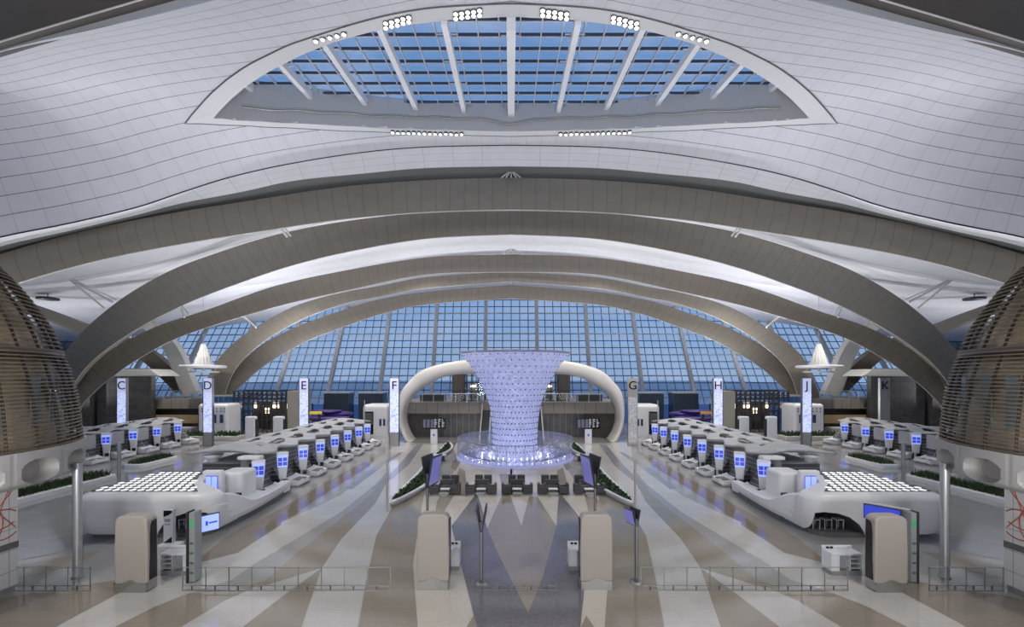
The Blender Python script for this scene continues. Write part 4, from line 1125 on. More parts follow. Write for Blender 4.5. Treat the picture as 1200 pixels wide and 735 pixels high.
for s in (-1, 1):
    r1, r2 = ('F', 'C') if s < 0 else ('G', 'K')
    island(s, 16.2, main_Y, r1, 29.3, 52.0, True)
    island(s, 38.3, [36.0, 39.0, 42.0, 45.0, 48.0, 51.0], r2, 34.5, 53.0, False)
    # counter caps at the near end
    t = thing('cap_canopy', (s*17.4, 28.3, 0), 'small thick white cap shelter over the first pillar beside the luminous lounge, row %s' % r1, 'shelter', 'cap shelters')
    q = MB(); q.rbox(s*16.85, 28.7, 2.66, 2.84, .72, .4, .2, 4, rt=.06); build('cap_slab', q, M_WHITE, t)
    q = MB(); q.rbox(s*17.3, 28.8, 0, 2.66, .2, .2, .12, 3); build('cap_post', q, M_MGREY, t)

# ------------------------------------------------------------------ luminous lounges at the near ends
def bool_cut(o, cutter):
    b = o.modifiers.new('cut', 'BOOLEAN'); b.object = cutter; b.operation = 'DIFFERENCE'; b.solver = 'EXACT'
    dg = bpy.context.evaluated_depsgraph_get(); dg.update()
    me = bpy.data.meshes.new_from_object(o.evaluated_get(dg)); o.modifiers.remove(b)
    old = o.data; o.data = me
    bpy.data.objects.remove(cutter)
    for p in o.data.polygons: p.use_smooth = True
    if 'edge' not in o.modifiers:
        e = o.modifiers.new('edge', 'EDGE_SPLIT'); e.split_angle = math.radians(38)
    else: pass
for s in (-1, 1):
    r1 = 'F' if s < 0 else 'G'; nmB = 'D' if s < 0 else 'J'
    t = thing('luminous_lounge', (s*18.2, 24.5, 0), 'white streamlined lounge shell topped with glowing dots, in front of pylon '+nmB, 'lounge pod', 'luminous lounges')
    cx, cy, hx, hy = s*18.2, 24.55, 3.5, 2.95
    q = MB(); rings = []
    for z, ins in ((.22, .26), (.5, .14), (.9, .05), (1.4, 0), (1.85, .0), (1.95, .03), (2.08, .15), (2.17, .36), (2.20, .52)):
        rings.append([(cx+x, cy+y+ins*.05, z) for x, y in rrect(hx-ins, hy-ins*.8, 1.0, 8)])
    q.loft(rings, True, True, smooth=True); body = build('shell', q, [M_WHITE, M_DGREY], t)
    pts = [(17.5, .0), (17.3, .35), (17.0, .75), (16.5, 1.12), (15.9, 1.32), (15.3, 1.36), (15.0, 1.25), (14.95, .0)]
    q = MB(); q.prism([(s*x, z) for x, z in pts], 20.5, 24.2, 1); cut = build('cutter', q, [M_WHITE, M_DGREY]); bool_cut(body, cut)
    q = MB(); lo = [(14.2, 22.75), (15.35, 23.3), (16.9, 24.6), (17.75, 26.0), (17.8, 28.5), (14.2, 28.5)]; hi = [(14.2, 22.35), (15.2, 22.7), (16.95, 24.2), (17.95, 26.0), (18.0, 28.5), (14.2, 28.5)]
    q.loft([[(s*x, y, .95) for x, y in lo], [(s*x, y, 3.0) for x, y in hi]], True, True); cut = build('cutter', q, M_WHITE); bool_cut(body, cut)
    q = MB(); q.vprism([(cx+x, cy+y) for x, y in rrect(hx-.42, hy-.38, 1.0, 6)], 0, .24); build('plinth', q, M_DGREY, t)
    # opening's inner faces are coloured dark grey for the shade inside
    # dotted light roof
    quad = [(-21.1, 22.3), (-15.75, 22.3), (-17.1, 23.9), (-18.25, 26.0), (-18.3, 26.95), (-21.1, 26.95)]
    q = MB(); q.vprism([(-s*x, y) for x, y in quad], 2.2, 2.25); build('roof_tray', q, mat('tray_grey', (.10, .10, .105), .5), t)
    M_DG = mat('dot_glow', (1, 1, 1), .4, emit=(1, 1, 1), es=.8); spots = []
    yy = 22.4; row = 0
    while yy < 26.9:
        x = -21.2+(row % 2)*.21
        while x < -15.6:
            if inside((x, yy), quad): spots.append((-s*x, yy))
            x += .42
        yy += .50; row += 1
    q = MB(); q.lathe([(.15, 0), (.15, .012), (.001, .014)], 10, (0, 0, 0)); dot = None; rest = MB()
    for i, (x, y) in enumerate(spots):
        if i >= 98: rest.lathe([(.15, 0), (.15, .012), (.001, .014)], 10, (x, y, 2.25)); continue
        if dot is None:
            dot = build('glow_dot', MB().lathe([(.15, 0), (.15, .012), (.001, .014)], 10, (t.location.x, t.location.y, t.location.z)), M_DG, t); d_ = dot
        else:
            d_ = dot.copy(); C.objects.link(d_); d_.parent = t
        d_.location = Vector((x, y, 2.25))-t.location
    if rest.v: tag(build('glow_dots', rest, M_DG, t), kind='stuff')
    # counter wall running back along the desks
    q = MB(); rings = []
    tab = [(22.9, 14.95, 2.0), (23.7, 14.72, 1.75), (24.5, 14.62, 1.35), (25.2, 14.6, 1.08), (26.5, 14.66, .98), (28.5, 14.85, .95), (30.3, 15.1, .90), (30.9, 15.25, .55)]
    for y, x, z in spline(tab, 4):
        rings.append([(s*(x+.1), y, .36), (s*x, y, .6), (s*(x-.02), y, z-.1), (s*(x+.08), y, z), (s*(x+.5), y, z-.02), (s*(x+.75), y, z-.22), (s*(x+.75), y, .36)])
    q.loft(rings, True, True, smooth=False); build('counter_wall', q, M_WHITE, t)
    q = MB(); q.vprism([(s*15.3, 23), (s*14.85, 24.6), (s*14.9, 28), (s*15.35, 31), (s*17.5, 31), (s*17.5, 27.2), (s*17.2, 23)], 0, .36); build('counter_plinth', q, M_DGREY, t)
    # office block with screen
    q = MB(); q.rbox(s*16.75, 25.0, .2, 2.72, .56, .2, .12, 4, rt=.14); build('screen_portal', q, M_WHITE, t)
    q = MB(); q.obox((s*16.72, 24.78, 1.98), (.33, 0, 0), (0, .02, 0), (0, 0, .46)); build('screen', q, M_SCR, t)
    q = MB()
    for dx in (-.165, .165): q.obox((s*16.72+dx, 24.755, 1.98), (.145, 0, 0), (0, .006, 0), (0, 0, .42))
    build('screen_tiles', q, M_SCRL, t)
    q = MB(); q.rbox(s*16.25, 26.35, .2, 2.45, .75, .85, .28, 5, rt=.2); build('office_block', q, M_WHITE, t)
    q = MB(); q.obox((s*15.45, 25.1, 1.2), (.15, 0, 0), (0, .1, 0), (0, 0, .2)); build('desk_monitor', q, M_BLACK, t, bevel=.01)
    # furniture inside the opening
    for k, x in enumerate((16.7, 16.1, 15.5)):
        st = thing('bar_stool', (s*x, 22.7, 0), 'white stool in lounge opening by pylon %s, %s' % (nmB, ('nearest the low arch side', 'middle of three', 'nearest the counter wall')[k]), 'stool', 'stools in lounge by pylon '+nmB)
        q = MB(); q.box(s*x-.2, s*x+.2, 22.5, 22.9, .68, .73); build('seat', q, M_WHITE, st, bevel=.01)
        for ax in (-.17, .17):
            for ay in (22.53, 22.87):
                q = MB(); q.tube([(s*x+ax, ay, .24), (s*x+ax, ay, .68)], .02, 6); build('leg', q, M_WHITE, st)
    # red extinguishers behind the shell
    for k in (0, 1):
        x = s*(21.55+.28*k); y = 23.0+.35*k
        st = thing('fire_extinguisher', (x, y, 0), 'red fire extinguisher at foot of lounge by pylon %s, %s the shell' % (nmB, 'touching' if k == 0 else 'just off'), 'fire extinguisher', 'extinguishers by pylon '+nmB)
        q = MB(); q.lathe([(.001, 0), (.11, .02), (.11, .48), (.05, .58), (.001, .6)], 14, (x, y, 0)); build('cylinder_body', q, mat('red_paint', (.35, .02, .02), .35), st)
        q = MB(); q.tube([(x, y, .58), (x, y, .68)], .025, 6); q.tube([(x, y, .66), (x+.12, y, .62), (x+.13, y, .35)], .015, 6); build('valve_hose', q, M_BLACK, st)
    # totem in front
    if s < 0:
        st = thing('totem_sign', (-16.2, 21.0, 0), 'slim white totem sign with dark curved corner standing at the lounge by pylon D', 'totem sign')
        q = MB(); q.box(-16.42, -15.98, 20.95, 21.15, .12, 1.68); build('totem_panel', q, mat('totem_grey', (.55, .56, .62), .4), st, bevel=.01)
        q = MB(); q.box(-16.5, -15.6, 20.7, 21.2, 0, .12); build('foot', q, M_WHITE, st, bevel=.01)
        q = MB(); q.prism([(-16.4, 1.65), (-16.02, 1.65), (-16.02, 1.55), (-16.15, 1.45), (-16.4, 1.35)], 20.93, 20.949); build('dark_corner', q, M_BLACK, st); q = MB(); q.prism([(-16.4, .14), (-16.02, .14), (-16.02, .42)], 20.93, 20.949); build('dark_corner', q, M_BLACK, st)
        q = MB()
        for z in (1.22, 1.14, .98): q.box(-16.36, -16.1, 20.93, 20.949, z, z+.035)
        build('text_lines', q, M_DGREY, st)

# ------------------------------------------------------------------ planters
def boat(x0, y0, y1, wd, bend, s, label, grp, h=.42, plants=140, seed=1):
    t = thing('boat_planter', (s*x0, (y0+y1)/2, 0), label, 'planter', grp)
    def outline(ins):
        o = []
        n_ = 24
        for k in range(n_+1):
            v = k/n_; y = y0+ins*1.6+(y1-y0-ins*3.2)*v; c = x0+bend*math.sin(PI*v); w_ = max((wd/2-ins)*math.sin(PI*v)**.65, .01)
            o.append((s*(c+w_), y))
        for k in range(n_-1, 0, -1):
            v = k/n_; y = y0+ins*1.6+(y1-y0-ins*3.2)*v; c = x0+bend*math.sin(PI*v); w_ = max((wd/2-ins)*math.sin(PI*v)**.65, .01)
            o.append((s*(c-w_), y))
        return o
    rings = [[(x, y, z) for x, y in outline(i)] for z, i in ((0, .22), (.12, .18), (.3, .02), (h-.04, 0), (h, .05), (h, .2), (h-.12, .24))]
    q = MB(); q.loft(rings, True, False, smooth=True); build('rim', q, M_WHITE, t)
    q = MB(); a = outline(.22); q.add([(x, y, h-.1) for x, y in a], [tuple(range(len(a)))]); build('soil', q, M_SOIL, t)
    rr = random.Random(seed); q = MB(); pl = outline(.34)
    for i in range(plants*8):
        if i % 8 == 0:
            while True:
                px_, py_ = rr.uniform(min(p[0] for p in pl), max(p[0] for p in pl)), rr.uniform(y0, y1)
                if inside((px_, py_), pl): break
        a = rr.uniform(0, 2*PI); hh = rr.uniform(.08, .26); ln = rr.uniform(.08, .2)
        dx, dy = math.cos(a), math.sin(a)
        q.add([(px_-.03*dy, py_+.03*dx, h-.1), (px_+.03*dy, py_-.03*dx, h-.1), (px_+dx*ln*.5+.05*dy, py_+dy*ln*.5-.05*dx, h-.1+hh*.8), (px_+dx*ln, py_+dy*ln, h-.1+hh*.7)], [(0,1,2),(0,2,3)])
    tag(build('foliage', q, M_LEAF, t, fixn=False), kind='stuff')
    return t
for s in (-1, 1):
    w_ = 'F' if s < 0 else 'G'
    boat(7.35, 26.7, 41.5, 1.75, -.75, s, 'long white boat shaped planter beside the sofas on pylon %s side' % w_, 'boat planters', plants=260, seed=4+s)
    boat(7.25, 42.6, 51.5, 1.35, -.35, s, 'short white boat planter behind the long one, nearer pylon '+w_, 'boat planters', plants=90, seed=9+s)
    t = thing('bench', (s*6.7, 41.6, 0), 'small dark bench between the long and short boat planters, pylon %s side' % w_, 'bench', 'benches between planters')
    q = MB(); q.box(s*6.9-.75, s*6.9+.75, 41.65, 42.35, .5, .6); build('seat', q, M_ARCH_T, t, bevel=.03)
    q = MB(); q.box(s*6.9-.6, s*6.9+.6, 41.8, 42.2, 0, .5); build('bench_base', q, M_DARK, t)
    # long planters between the islands
    for k, (ya, yb, xx) in enumerate(((25.5, 35.0, 31.8), (38.5, 43.0, 33.0))):
        t = thing('floor_planter', (s*xx, ya, 0), '%s strip planter of spiky grass between rows %s' % (('long near', 'short far')[k], 'C and D' if s < 0 else 'J and K'), 'planter', 'strip planters')
        q = MB(); a, b = sorted((s*(xx-.9), s*(xx+.9))); q.rbox((a+b)/2, (ya+yb)/2, 0, .32, .9, (yb-ya)/2, .5, 6, rt=.08); build('kerb', q, M_WHITE, t)
        q = MB(); rr = random.Random(11+k); 
        for i in range(int((yb-ya)*260)):
            x = rr.uniform(a+.25, b-.25); y = rr.uniform(ya+.35, yb-.35); h = rr.uniform(.2, .55); d_ = rr.uniform(-.18, .18); an = rr.uniform(0, PI)
            q.add([(x-.035*math.cos(an), y-.035*math.sin(an), .3), (x+.035*math.cos(an), y+.035*math.sin(an), .3), (x+d_, y+d_*.5, .3+h)], [(0,1,2)])
        tag(build('grass', q, M_LEAF, t, fixn=False), kind='stuff')

# ------------------------------------------------------------------ seating clusters
def soft(q, x0, x1, y0, y1, z0, z1, r=.05): return q.rbox((x0+x1)/2, (y0+y1)/2, z0, z1, (x1-x0)/2, (y1-y0)/2, r, 3, rt=r*.8)
def sofa_proto(w_=1.2):
    t = thing('sofa', (0, 0, 0), 'sofa', 'sofa'); h = w_/2
    q = MB(); soft(q, -h+.12, h-.12, -.38, .22, .12, .43); build('seat', q, M_LEATHER, t)
    q = MB(); soft(q, -h, h, .2, .42, .1, .78); build('backrest', q, M_LEATHER, t)
    for sx in (-1, 1):
        q = MB(); a, b = sorted((sx*(h-.14), sx*h)); soft(q, a, b, -.4, .3, .1, .6); build('armrest', q, M_LEATHER, t)
        for yy in (-.33, .35):
            q = MB(); q.tube([(sx*(h-.1), yy, 0), (sx*(h-.1), yy, .13)], .025, 6); build('foot', q, M_STEEL, t)
    return t
def table_proto():
    t = thing('coffee_table', (0, 0, 0), 'table', 'table')
    q = MB(); q.box(-.32, .32, -.24, .24, .33, .37); build('table_top', q, M_WHITE, t, bevel=.01)
    q = MB(); q.box(-.28, .28, -.2, .2, .10, .13); build('shelf', q, M_MGREY, t)
    for a in (-.28, .28):
        for b in (-.2, .2):
            q = MB(); q.tube([(a, b, 0), (a, b, .34)], .015, 6); build('leg', q, M_STEEL, t)
    return t
sp_, ap_, tp_ = sofa_proto(1.25), sofa_proto(.68), table_proto()
first = {'s': True, 'a': True, 't': True}
def place(kind, proto, loc, rz, label, cat, grp, name):
    if first[kind]:
        o = proto; first[kind] = False; o.location = loc; o.rotation_euler = (0, 0, rz)
    else: o = copy_tree(proto, loc, rz)
    o['label'] = label; o['category'] = cat; o['group'] = grp; o.name = name
    if kind != 't': o.scale = (.82, .82, .95)
CL = ['cluster closest to pylon F', 'second cluster from pylon F', 'middle cluster of five', 'second cluster from pylon G', 'cluster closest to pylon G']
for i, px in enumerate((521, 563.5, 606, 648.5, 691)):
    x = (px-CX)/F*29.9; y = 30.2
    place('s', sp_, (x, y+.8, 0), 0, 'charcoal two-seat sofa facing the white table, '+CL[i], 'sofa', 'charcoal sofas', 'sofa')
    place('t', tp_, (x, y-.05, 0), 0, 'small white coffee table between charcoal armchairs, '+CL[i], 'table', 'white coffee tables', 'coffee_table')
    for k in (-1, 1):
        place('a', ap_, (x+k*.72, y-.05, 0), -k*PI/2, 'charcoal cube armchair, %s side of table, %s' % ('F' if k < 0 else 'G', CL[i]), 'armchair', 'charcoal armchairs beside tables', 'armchair')
    for k in (-1, 1):
        place('a', ap_, (x+k*.33, y+2.75, 0), PI, 'charcoal armchair behind sofa, %s side, %s' % ('F' if k < 0 else 'G', CL[i]), 'armchair', 'charcoal armchairs behind sofas', 'armchair')
    t = thing('stool', (x, y-.62, 0), 'low grey slab stool before the table, '+CL[i], 'stool', 'low stools')
    q = MB(); soft(q, x-.3, x+.3, y-.78, y-.48, .1, .22, .03); build('seat', q, M_MGREY, t)
    q = MB(); q.box(x-.2, x+.2, y-.7, y-.55, 0, .1); build('stool_base', q, M_STEEL, t)

# ------------------------------------------------------------------ display poles
def disp(x, y, zt, ph, pl, ang, label, base=True, left=-1):
    """pole carrying two screens in a V; ang = direction of the long axis"""
    t = thing('display_pole', (x, y, 0), label, 'display sign', 'pole signs')
    u = Vector((math.cos(ang), math.sin(ang), 0)); n = Vector((-u.y, u.x, 0))
    q = MB(); q.tube([(x, y, .03), (x, y, zt-ph*.55)], .075, 12); build('pole', q, M_DGREY, t)
    q = MB(); q.lathe([(.001, 0), (.24, 0), (.24, .03), (.001, .04)], 20, (x, y, 0)); build('base_plate', q, M_STEEL, t)
    q = MB(); q.tube([(x, y-.08, .2), (x, y-.08, zt-ph)], .022, 6); build('light_edge', q, M_STEELL, t)
    for k in (-1, 1):
        lo = Vector((x, y, zt-ph)) + n*k*.05; hi = Vector((x, y, zt)) + n*k*(.10+ph*.14)
        q = MB(); rings = []
        for v in (-.08, 1):
            rings.append([lo+u*pl*v, hi+u*pl*v, hi+u*pl*v-n*k*.07, lo+u*pl*v-n*k*.05])
        q.loft(rings, True, True); build('display_case', q, M_DARK, t)
        a = lo+(hi-lo)*.06; b = lo+(hi-lo)*.95; e_ = n*k*.012
        q = MB(); q.add([a+e_, a+u*pl*.96+e_, b+u*pl*.96+e_, b+e_], [(0,1,2,3)]); build('screen', q, M_SCRV, t)
    return t
disp(-4.72, 25.0, 3.45, 1.75, 1.3, math.radians(75), 'tall display pole with violet screen behind the central kiosk, pylon F side')
disp(4.72, 25.0, 3.45, 1.75, 1.3, math.radians(105), 'tall display pole with violet screen behind the central kiosk, pylon G side')
disp(-1.15, 17.1, 2.85, .85, .9, math.radians(92), 'slender black pole with forked screen head standing alone between the two central kiosks')
disp(4.85, 17.2, 2.8, .62, .55, math.radians(112), 'slim dark pole with small blue screen where the glass barrier starts, beside central kiosk')
def blade(s, label):
    x = -12.35 if s < 0 else 15.55; y = 17.2
    t = thing('blade_sign', (x, y, 0), label, 'wayfinding sign', 'blade signs')
    q = MB(); q.box(x-.10, x+.12, y-.06, y+.35, .04, 2.72); build('blade_panel', q, mat('blade_grey', (.36, .38, .37), .3, .3), t, bevel=.01)
    q = MB(); a = x+s*.13; q.box(min(a, a+s*.07), max(a, a+s*.07), y-.08, y+.37, 0, 2.75); build('dark_edge', q, M_DARK, t)
    q = MB(); q.box(x-.07, x+.09, y-.075, y-.062, 2.2, 2.42); build('green_icon', q, mat('green_sign', (.05, .35, .12), .4, emit=(.03, .3, .1), es=.3), t)
    q = MB()
    for i in range(4): q.box(x-.06, x+.08, y-.075, y-.062, 1.5-.38*i, 1.58-.38*i)
    build('icon_marks', q, M_DGREY, t)
    n = Vector((-s*.35, 1, 0)).normalized() if s < 0 else Vector((-.35, 1, 0)).normalized()
    if s < 0:
        q = MB(); p = Vector((x+.02, y+.4, 2.12)); u = Vector((.62, .78, .0)); 
        q.obox(p+u*.3, u*.36, Vector((-.78, .62, 0))*.05, (0, 0, .34)); build('display_case', q, M_DARK, t)
        q = MB(); q.obox(p+u*.3+Vector((.78, -.62, 0))*.06, u*.33, Vector((.78, -.62, 0))*.006, (0, 0, .31)); build('screen', q, M_SCRL, t)
        q = MB(); q.obox(p+u*.42+Vector((.78, -.62, 0))*.07, u*.15, Vector((.78, -.62, 0))*.004, (0, 0, .03)); q.obox(p+u*.2+Vector((.78, -.62, 0))*.07, u*.04, Vector((.78, -.62, 0))*.004, (0, 0, .09)); build('screen_logo', q, M_SCR, t)
    else:
        q = MB(); p = Vector((x-.2, y+.4, 2.42)); u = Vector((-.62, .78, 0))
        q.obox(p+u*.5, u*.6, Vector((.78, .62, 0))*.06, (0, 0, .30)); build('display_case', q, M_DARK, t)
        q = MB(); q.obox(p+u*.5-Vector((.78, .62, 0))*.07, u*.57, Vector((.78, .62, 0))*.006, (0, 0, .27)); build('screen', q, M_SCR, t)
    q = MB(); q.obox((x+(.35 if s < 0 else -.3), y+.6, 2.78), (.35*(-s), .45, 0), (.03, 0, 0), (0, 0, .02)); build('top_arm', q, M_ARCH_T, t)
blade(-1, 'tall grey blade sign with pale blue screen beside desk, pylon D side')
blade(1, 'tall grey blade sign with dark blue screen behind outer kiosk, pylon J side')

# ------------------------------------------------------------------ foreground kiosks and desks
def kiosk(cx, y, wd, s, label, hgt=2.86, dep=.52):
    t = thing('bag_kiosk', (cx, y+dep/2, 0), label, 'kiosk', 'white foreground kiosks')
    h = wd/2; pr = []
    pr += [(-h, .30), (-h-.01, 1.4), (-h+.02, hgt-.30)]
    for k in range(7):
        a = PI-PI/2*k/6; pr.append((-h+.30+.28*math.cos(a), hgt-.26+.22*math.sin(a)))
    for k in range(7):
        a = PI/2-PI/2*k/6; pr.append((h-.30+.28*math.cos(a), hgt-.26+.22*math.sin(a)))
    pr += [(h+.01, 1.4), (h, .30)]
    q = MB(); q.prism([(cx+x, z) for x, z in pr], y, y+dep); o = build('kiosk_shell', q, M_WARMW, t, bevel=.06)
    # steel base with a wave
    f = [(-h+.02, .0), (-h+.02, .36)]
    for k in range(13):
        v = k/12; f.append((-h+.02+(wd-.04)*v, .30+.17*math.exp(-((v-.5)/.22)**2)))
    f += [(h-.02, .36), (h-.02, 0)]
    q = MB(); q.prism([(cx+x, z) for x, z in f], y-.02, y+.03); q.box(cx-h+.02, cx+h-.02, y+.02, y+dep-.02, 0.04, .32); build('steel_base', q, M_STEEL, t)
    q = MB(); q.box(cx-h+.06, cx+h-.06, y+.05, y+dep-.06, 0, .05); build('toe_kick', q, M_BLACK, t)
    # dark side panel facing the middle aisle (-s side)
    sx = cx-s*h
    q = MB(); a, b = sorted((sx-s*.025, sx+s*.02)); rings = []
    prof = [(.10, .42), (.12, 1.2), (.14, 2.1), (.18, hgt-.42), (.24, hgt-.30), (dep-.10, hgt-.26), (dep-.08, .42)]
    q.add([(a, y+p, z) for p, z in prof]+[(b, y+p, z) for p, z in prof], [tuple(range(7)), tuple(range(13, 6, -1))]+[(i, (i+1) % 7, 7+(i+1) % 7, 7+i) for i in range(7)])
    build('dark_screen_side', q, M_BLACK, t)
    return t
kiosk(-14.07, 16.4, 1.22, -1, 'white rounded kiosk with black side beside the small white desk, pylon D side')
kiosk(-2.93, 16.6, 1.2, -1, 'white rounded kiosk at the blue terrazzo wedge, pylon F side')
kiosk(3.2, 16.6, 1.2, 1, 'white rounded kiosk at the blue terrazzo wedge, pylon G side')
kiosk(14.07, 16.4, 1.22, 1, 'white rounded kiosk with black side in front of the lounge, pylon J side')
def desk(cx, y, s, label):
    t = thing('service_desk', (cx, y, 0), label, 'desk', 'small white desks behind kiosks')
    q = MB(); q.box(cx-.62, cx+.62, y, y+.62, .82, .90); q.box(cx-.62, cx+.62, y+.55, y+.62, .9, 1.02); build('desk_top', q, M_WHITE, t, bevel=.015)
    q = MB(); a, b = sorted((cx-s*.62, cx-s*.28)); q.box(a, b, y+.03, y+.6, .18, .82); build('side_cabinet', q, M_WHITE, t, bevel=.01)
    q = MB(); a, b = sorted((cx-s*.28, cx+s*.62)); q.box(a, b, y+.25, y+.6, .2, .82); build('modesty_panel', q, mat('desk_grey', (.40, .40, .42), .5), t)
    q = MB(); a, b = sorted((cx+s*.12, cx+s*.60))
    for k in range(3): q.box(a, b, y+.02, y+.25, .28+.19*k, .31+.19*k)
    q.box(a, a+.03, y+.02, y+.25, .2, .82); q.box(b-.03, b, y+.02, y+.25, .2, .82); build('open_shelf', q, M_WHITE, t)
    q = MB(); q.box(cx-.6, cx+.6, y+.04, y+.58, 0, .19); build('desk_base', q, M_MGREY, t)
    q = MB()
    for k in range(2): q.box(cx-s*(.45-.16*k)-.05, cx-s*(.45-.16*k)+.05, y+.46, y+.5, .93, 1.0)
    build('sockets', q, M_BLACK, t)
desk(-13.45, 17.75, -1, 'small white open desk behind the outer kiosk, pylon D side')
desk(13.45, 17.75, 1, 'small white open desk behind the outer kiosk, pylon J side')
desk(-2.75, 18.2, -1, 'white desk almost hidden behind the central kiosk, pylon F side')
desk(3.0, 18.2, 1, 'white desk almost hidden behind the central kiosk, pylon G side')

# ------------------------------------------------------------------ glass barriers
def barrier(xa, xb, label, low=False, n=None, y=16.55):
    t = thing('glass_barrier', ((xa+xb)/2, y, 0), label, 'glass barrier', 'foreground glass barriers')
    n = n or max(2, round((xb-xa)/.80)); H = .88
    for k in range(n+1):
        x = xa+(xb-xa)*k/n
        q = MB(); q.box(x-.014, x+.014, y-.015, y+.015, .0, H if not low else .28); build('post', q, M_STEEL, t)
    if not low:
        for k in range(n):
            x0 = xa+(xb-xa)*k/n+.02; x1 = xa+(xb-xa)*(k+1)/n-.02
            q = MB(); q.box(x0, x1, y-.006, y+.006, .20, H-.03); build('glass_panel', q, M_CLEAR, t)
        q = MB(); q.box(xa-.02, xb+.02, y-.015, y+.015, H-.02, H); build('top_rail', q, M_STEEL, t)
    q = MB(); q.box(xa-.02, xb+.02, y-.015, y+.015, .17, .20); build('middle_rail', q, M_STEEL, t)
    q = MB(); q.box(xa-.02, xb+.02, y-.03, y+.03, 0.0, .03); build('floor_rail', q, M_STEEL, t)
    q = MB(); x = xa+.4*(xb-xa)/n
    while x < xb-.1:
        q.box(x-.02, x+.02, y-.02, y+.02, .03, .19); x += (xb-xa)/n
    build('rail_stubs', q, M_DGREY, t)
barrier(-19.0, -15.7, 'glass barrier between the round column and red lined wall, dome C side', n=4)
barrier(-12.25, -4.5, 'long glass barrier between outer and central kiosks, pylon D side', n=9)
barrier(-1.3, 1.7, 'low bare rail across the grey terrazzo wedge between the central kiosks', True, 5)
barrier(4.85, 12.55, 'long glass barrier between outer and central kiosks, pylon J side', n=9)
barrier(15.6, 18.35, 'short glass barrier ending at the red lined wall, pylon K side', n=4)

# ------------------------------------------------------------------ posts and columns
def post(x, y, h, r, label, grp='slender steel posts', m=None):
    t = thing('steel_post', (x, y, 0), label, 'post', grp)
    q = MB(); q.tube([(x, y, .02), (x, y, h)], r, 14); build('shaft', q, m or M_STEELL, t)
    q = MB(); q.lathe([(.001, 0), (r*2, 0), (r*2, .02), (r, .03)], 16, (x, y, 0)); build('base_plate', q, M_STEEL, t)
    q = MB(); q.lathe([(r, h-.02), (r*1.1, h), (.001, h+.02)], 14, (x, y, 0)); build('cap', q, M_STEEL, t)
for s in (-1, 1):
    w_ = 'F' if s < 0 else 'G'
    post(s*7.35, 26.3, 2.95, .06, 'slender steel post at the near tip of the long boat planter, pylon %s side' % w_)
    post(s*29.6, 33.5, 3.0, .13, 'steel post beside the far check-in row, pylon %s side' % ('C' if s < 0 else 'K'))
    post(s*18.3, 55.4, 5.0, .05, 'thin tall post near the oval portal foot, pylon %s side' % w_)
    x, y = s*17.25, 17.65
    t = thing('round_column', (x, y, 0), 'round steel column carrying the slatted dome, pylon %s side' % ('C' if s < 0 else 'K'), 'column', 'dome columns')
    q = MB(); q.tube([(x, y, .03), (x, y, 4.55)], .155, 20); build('shaft', q, M_STEELL, t)
    q = MB(); q.lathe([(.001, 0), (.2, 0), (.2, .04), (.155, .06)], 20, (x, y, 0)); build('base_ring', q, M_STEEL, t)

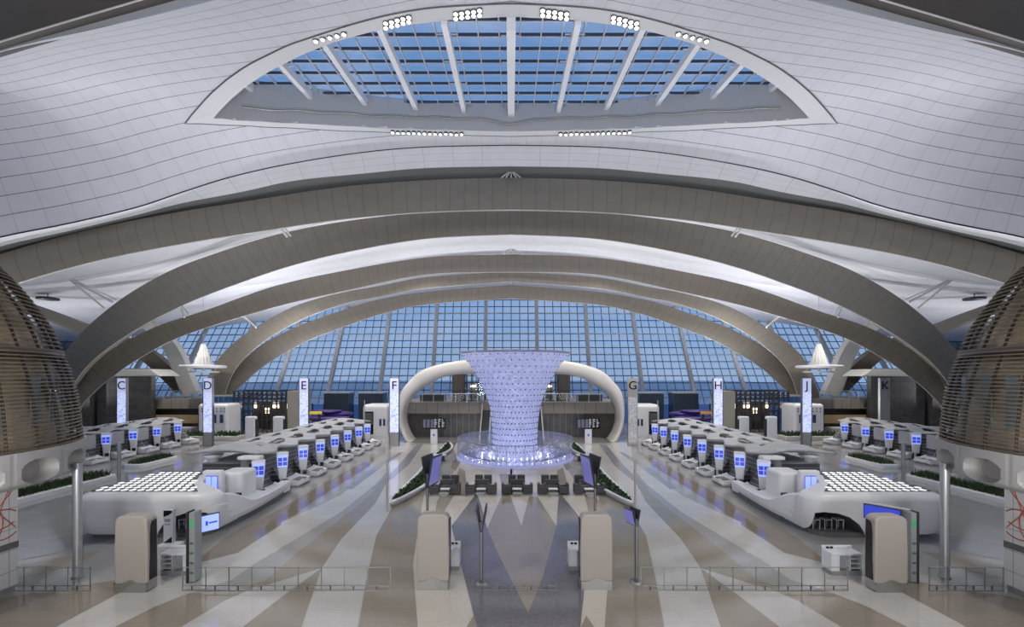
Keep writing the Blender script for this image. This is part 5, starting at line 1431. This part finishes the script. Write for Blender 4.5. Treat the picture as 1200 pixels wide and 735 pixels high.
# ------------------------------------------------------------------ slatted domes
DP = [(5.42, 6.12), (7.3, 5.95), (8.75, 5.60), (10, 5.18), (11.3, 4.47), (12.3, 3.75), (13.3, 2.85), (14.1, 1.75), (14.5, .6)]
dps = spline(DP, 8)
def drad(z): return interp([(a, b) for a, b in dps], z)[0]
M_SLAT = mat('slat_bronze', (.17, .13, .085), .45, .12)
M_RIB = mat('rib_dark', (.07, .055, .045), .5, .3)
M_INN = mat('dome_inner_skin', (.50, .40, .26), .25, .3, noise=.5, nscale=.9)  # brighter gold in place of warm light inside the dome
M_GRC = mat('pale_cast_band', (.37, .35, .325), .45)
for s in (-1, 1):
    cx, cy = s*22.5, 14.5; w_ = 'C' if s < 0 else 'K'
    t = thing('slatted_dome', (cx, cy, 4.1), 'bronze slatted dome pod on pale scalloped base, pylon %s side of the view' % w_, 'dome pod', 'slatted dome pods')
    # base band with oval dishes
    q = MB(); NA, NZ = 640, 36; vs = []
    for j in range(NZ+1):
        v = j/NZ; z = 4.1+1.35*v
        for i in range(NA):
            a = 2*PI*i/NA
            r = 6.24-.75*max(0, 1-v/.26)**2
            ph = ((a*20/(2*PI)) % 1.0)-.5
            e = (abs(ph)/.37)**2.4+(abs(v-.47)/.30)**2.4
            if e < 1: r -= .50*min(1, (1-e)*3.2)
            elif abs(ph) > .492: r -= .025
            vs.append((cx+r*math.cos(a), cy+r*math.sin(a), z))
    fs = [(j*NA+i, j*NA+(i+1) % NA, (j+1)*NA+(i+1) % NA, (j+1)*NA+i) for j in range(NZ) for i in range(NA)]
    fs += [tuple(reversed(range(NA))), tuple(range(NZ*NA, (NZ+1)*NA))]
    q.add(vs, fs, 0, None, True); o = build('scalloped_base', q, M_GRC, t); e_ = o.modifiers.new('edge', 'EDGE_SPLIT'); e_.split_angle = math.radians(50)
    # dark vent in one dish
    for k in ((1.5,) if True else ()):
        a = math.radians(-(k*15)+(180 if s > 0 else 0)*1.0) if s < 0 else PI+math.radians(k*18)
        q = MB(); c = Vector((cx+6.03*math.cos(a), cy+6.03*math.sin(a), 4.66)); q.obox(c, Vector((-math.sin(a), math.cos(a), 0))*.42, Vector((math.cos(a), math.sin(a), 0))*.03, (0, 0, .14)); build('vent_grille', q, M_DARK, t)
    # inner skin
    q = MB(); q.lathe([(max(r-.45, .02), z) for z, r in dps], 72, (cx, cy, 0)); build('inner_skin', q, M_INN, t)
    q = MB()
    for k in range(72):
        a = 2*PI*k/72
        if (k*7) % 5 < 2:
            c = Vector((cx+(drad(7)-.40)*math.cos(a), cy+(drad(7)-.40)*math.sin(a), 6.9)); q.obox(c, Vector((-math.sin(a), math.cos(a), 0))*.22, Vector((math.cos(a), math.sin(a), 0))*.02, (0, 0, 1.1))
    build('window_glass', q, mat('dome_glass', (.22, .28, .27), .1, .1), t)
    # ribs
    q = MB()
    for k in range(36):
        a = 2*PI*k/36; pts = [(cx+(r-.10)*math.cos(a), cy+(r-.10)*math.sin(a), z) for z, r in dps[::3]]
        q.tube(pts, .055, 4)
    q.lathe([(drad(8.9)-.3, 8.75), (drad(8.9)+.02, 8.75), (drad(8.9)+.02, 9.0), (drad(8.9)-.3, 9.0)], 72, (cx, cy, 0))
    build('vertical_rib', q, M_RIB, t)
    # slats
    q = MB(); z = 5.5; k = 0
    while z < 14.3:
        r = drad(z)
        q.lathe([(r-.04, z-.02), (r+.04, z-.02), (r+.04, z+.02), (r-.04, z+.02), (r-.04, z-.02)], 96, (cx, cy, 0))
        z += .135 if z < 9.0 else .165
    for i in range(len(q.sm)): q.sm[i] = False
    build('slat_rings', q, M_SLAT, t)
    d = bpy.data.lights.new('dome_light', 'POINT'); d.energy = 500; d.color = (1, .86, .66); d.shadow_soft_size = .5
    # core wall under the dome with red line art
    t = thing('art_wall', (s*22, 12.5, 0), 'white panelled wall with looping red line art under the dome, pylon %s side' % w_, 'wall panel', 'red lined walls')
    q = MB(); a, b = sorted((s*18.45, s*26)); q.box(a, b, 9.5, 16.6, .25, 4.12); build('panel_body', q, grid_mat('art_panel', (.60, .585, .56), (.2, .2, .2), .78, .02, 1.9, .02, rough=.35, coord='Object', axes=(2, 1), noise=.02), t)
    q = MB(); q.box(a+(.05 if s > 0 else 0), b-(.05 if s < 0 else 0), 9.55, 16.55, 0, .25); build('toe_kick', q, M_STEEL, t)
    q = MB()
    for (yc, zc_, rad) in ((15.9, 3.3, .95), (15.0, 2.7, 1.1), (16.1, 2.6, .6), (14.0, 3.4, .9), (13.2, 2.8, 1.0)):
        pts = []
        for k in range(41):
            an = 2*PI*k/40; y = yc+rad*math.cos(an); z = zc_+rad*.9*math.sin(an)
            if 9.6 < y < 16.55 and 1.95 < z < 4.05: pts.append((s*18.44, y, z))
            else:
                if len(pts) > 1: q.tube(pts, .022, 4)
                pts = []
        if len(pts) > 1: q.tube(pts, .022, 4)
    for (ya, za, yb, zb) in ((16.5, 3.9, 15.0, 2.1), (16.5, 2.4, 15.2, 4.0), (15.6, 2.0, 16.3, 3.9)): q.tube([(s*18.44, ya, za), (s*18.44, yb, zb)], .018, 4)
    build('red_line_art', q, M_RED, t)
    q = MB(); a, b = sorted((s*18.43, s*18.5)); q.box(a, b, 15.9, 16.61, 1.62, 1.86); build('dark_inset', q, M_DGREY, t)
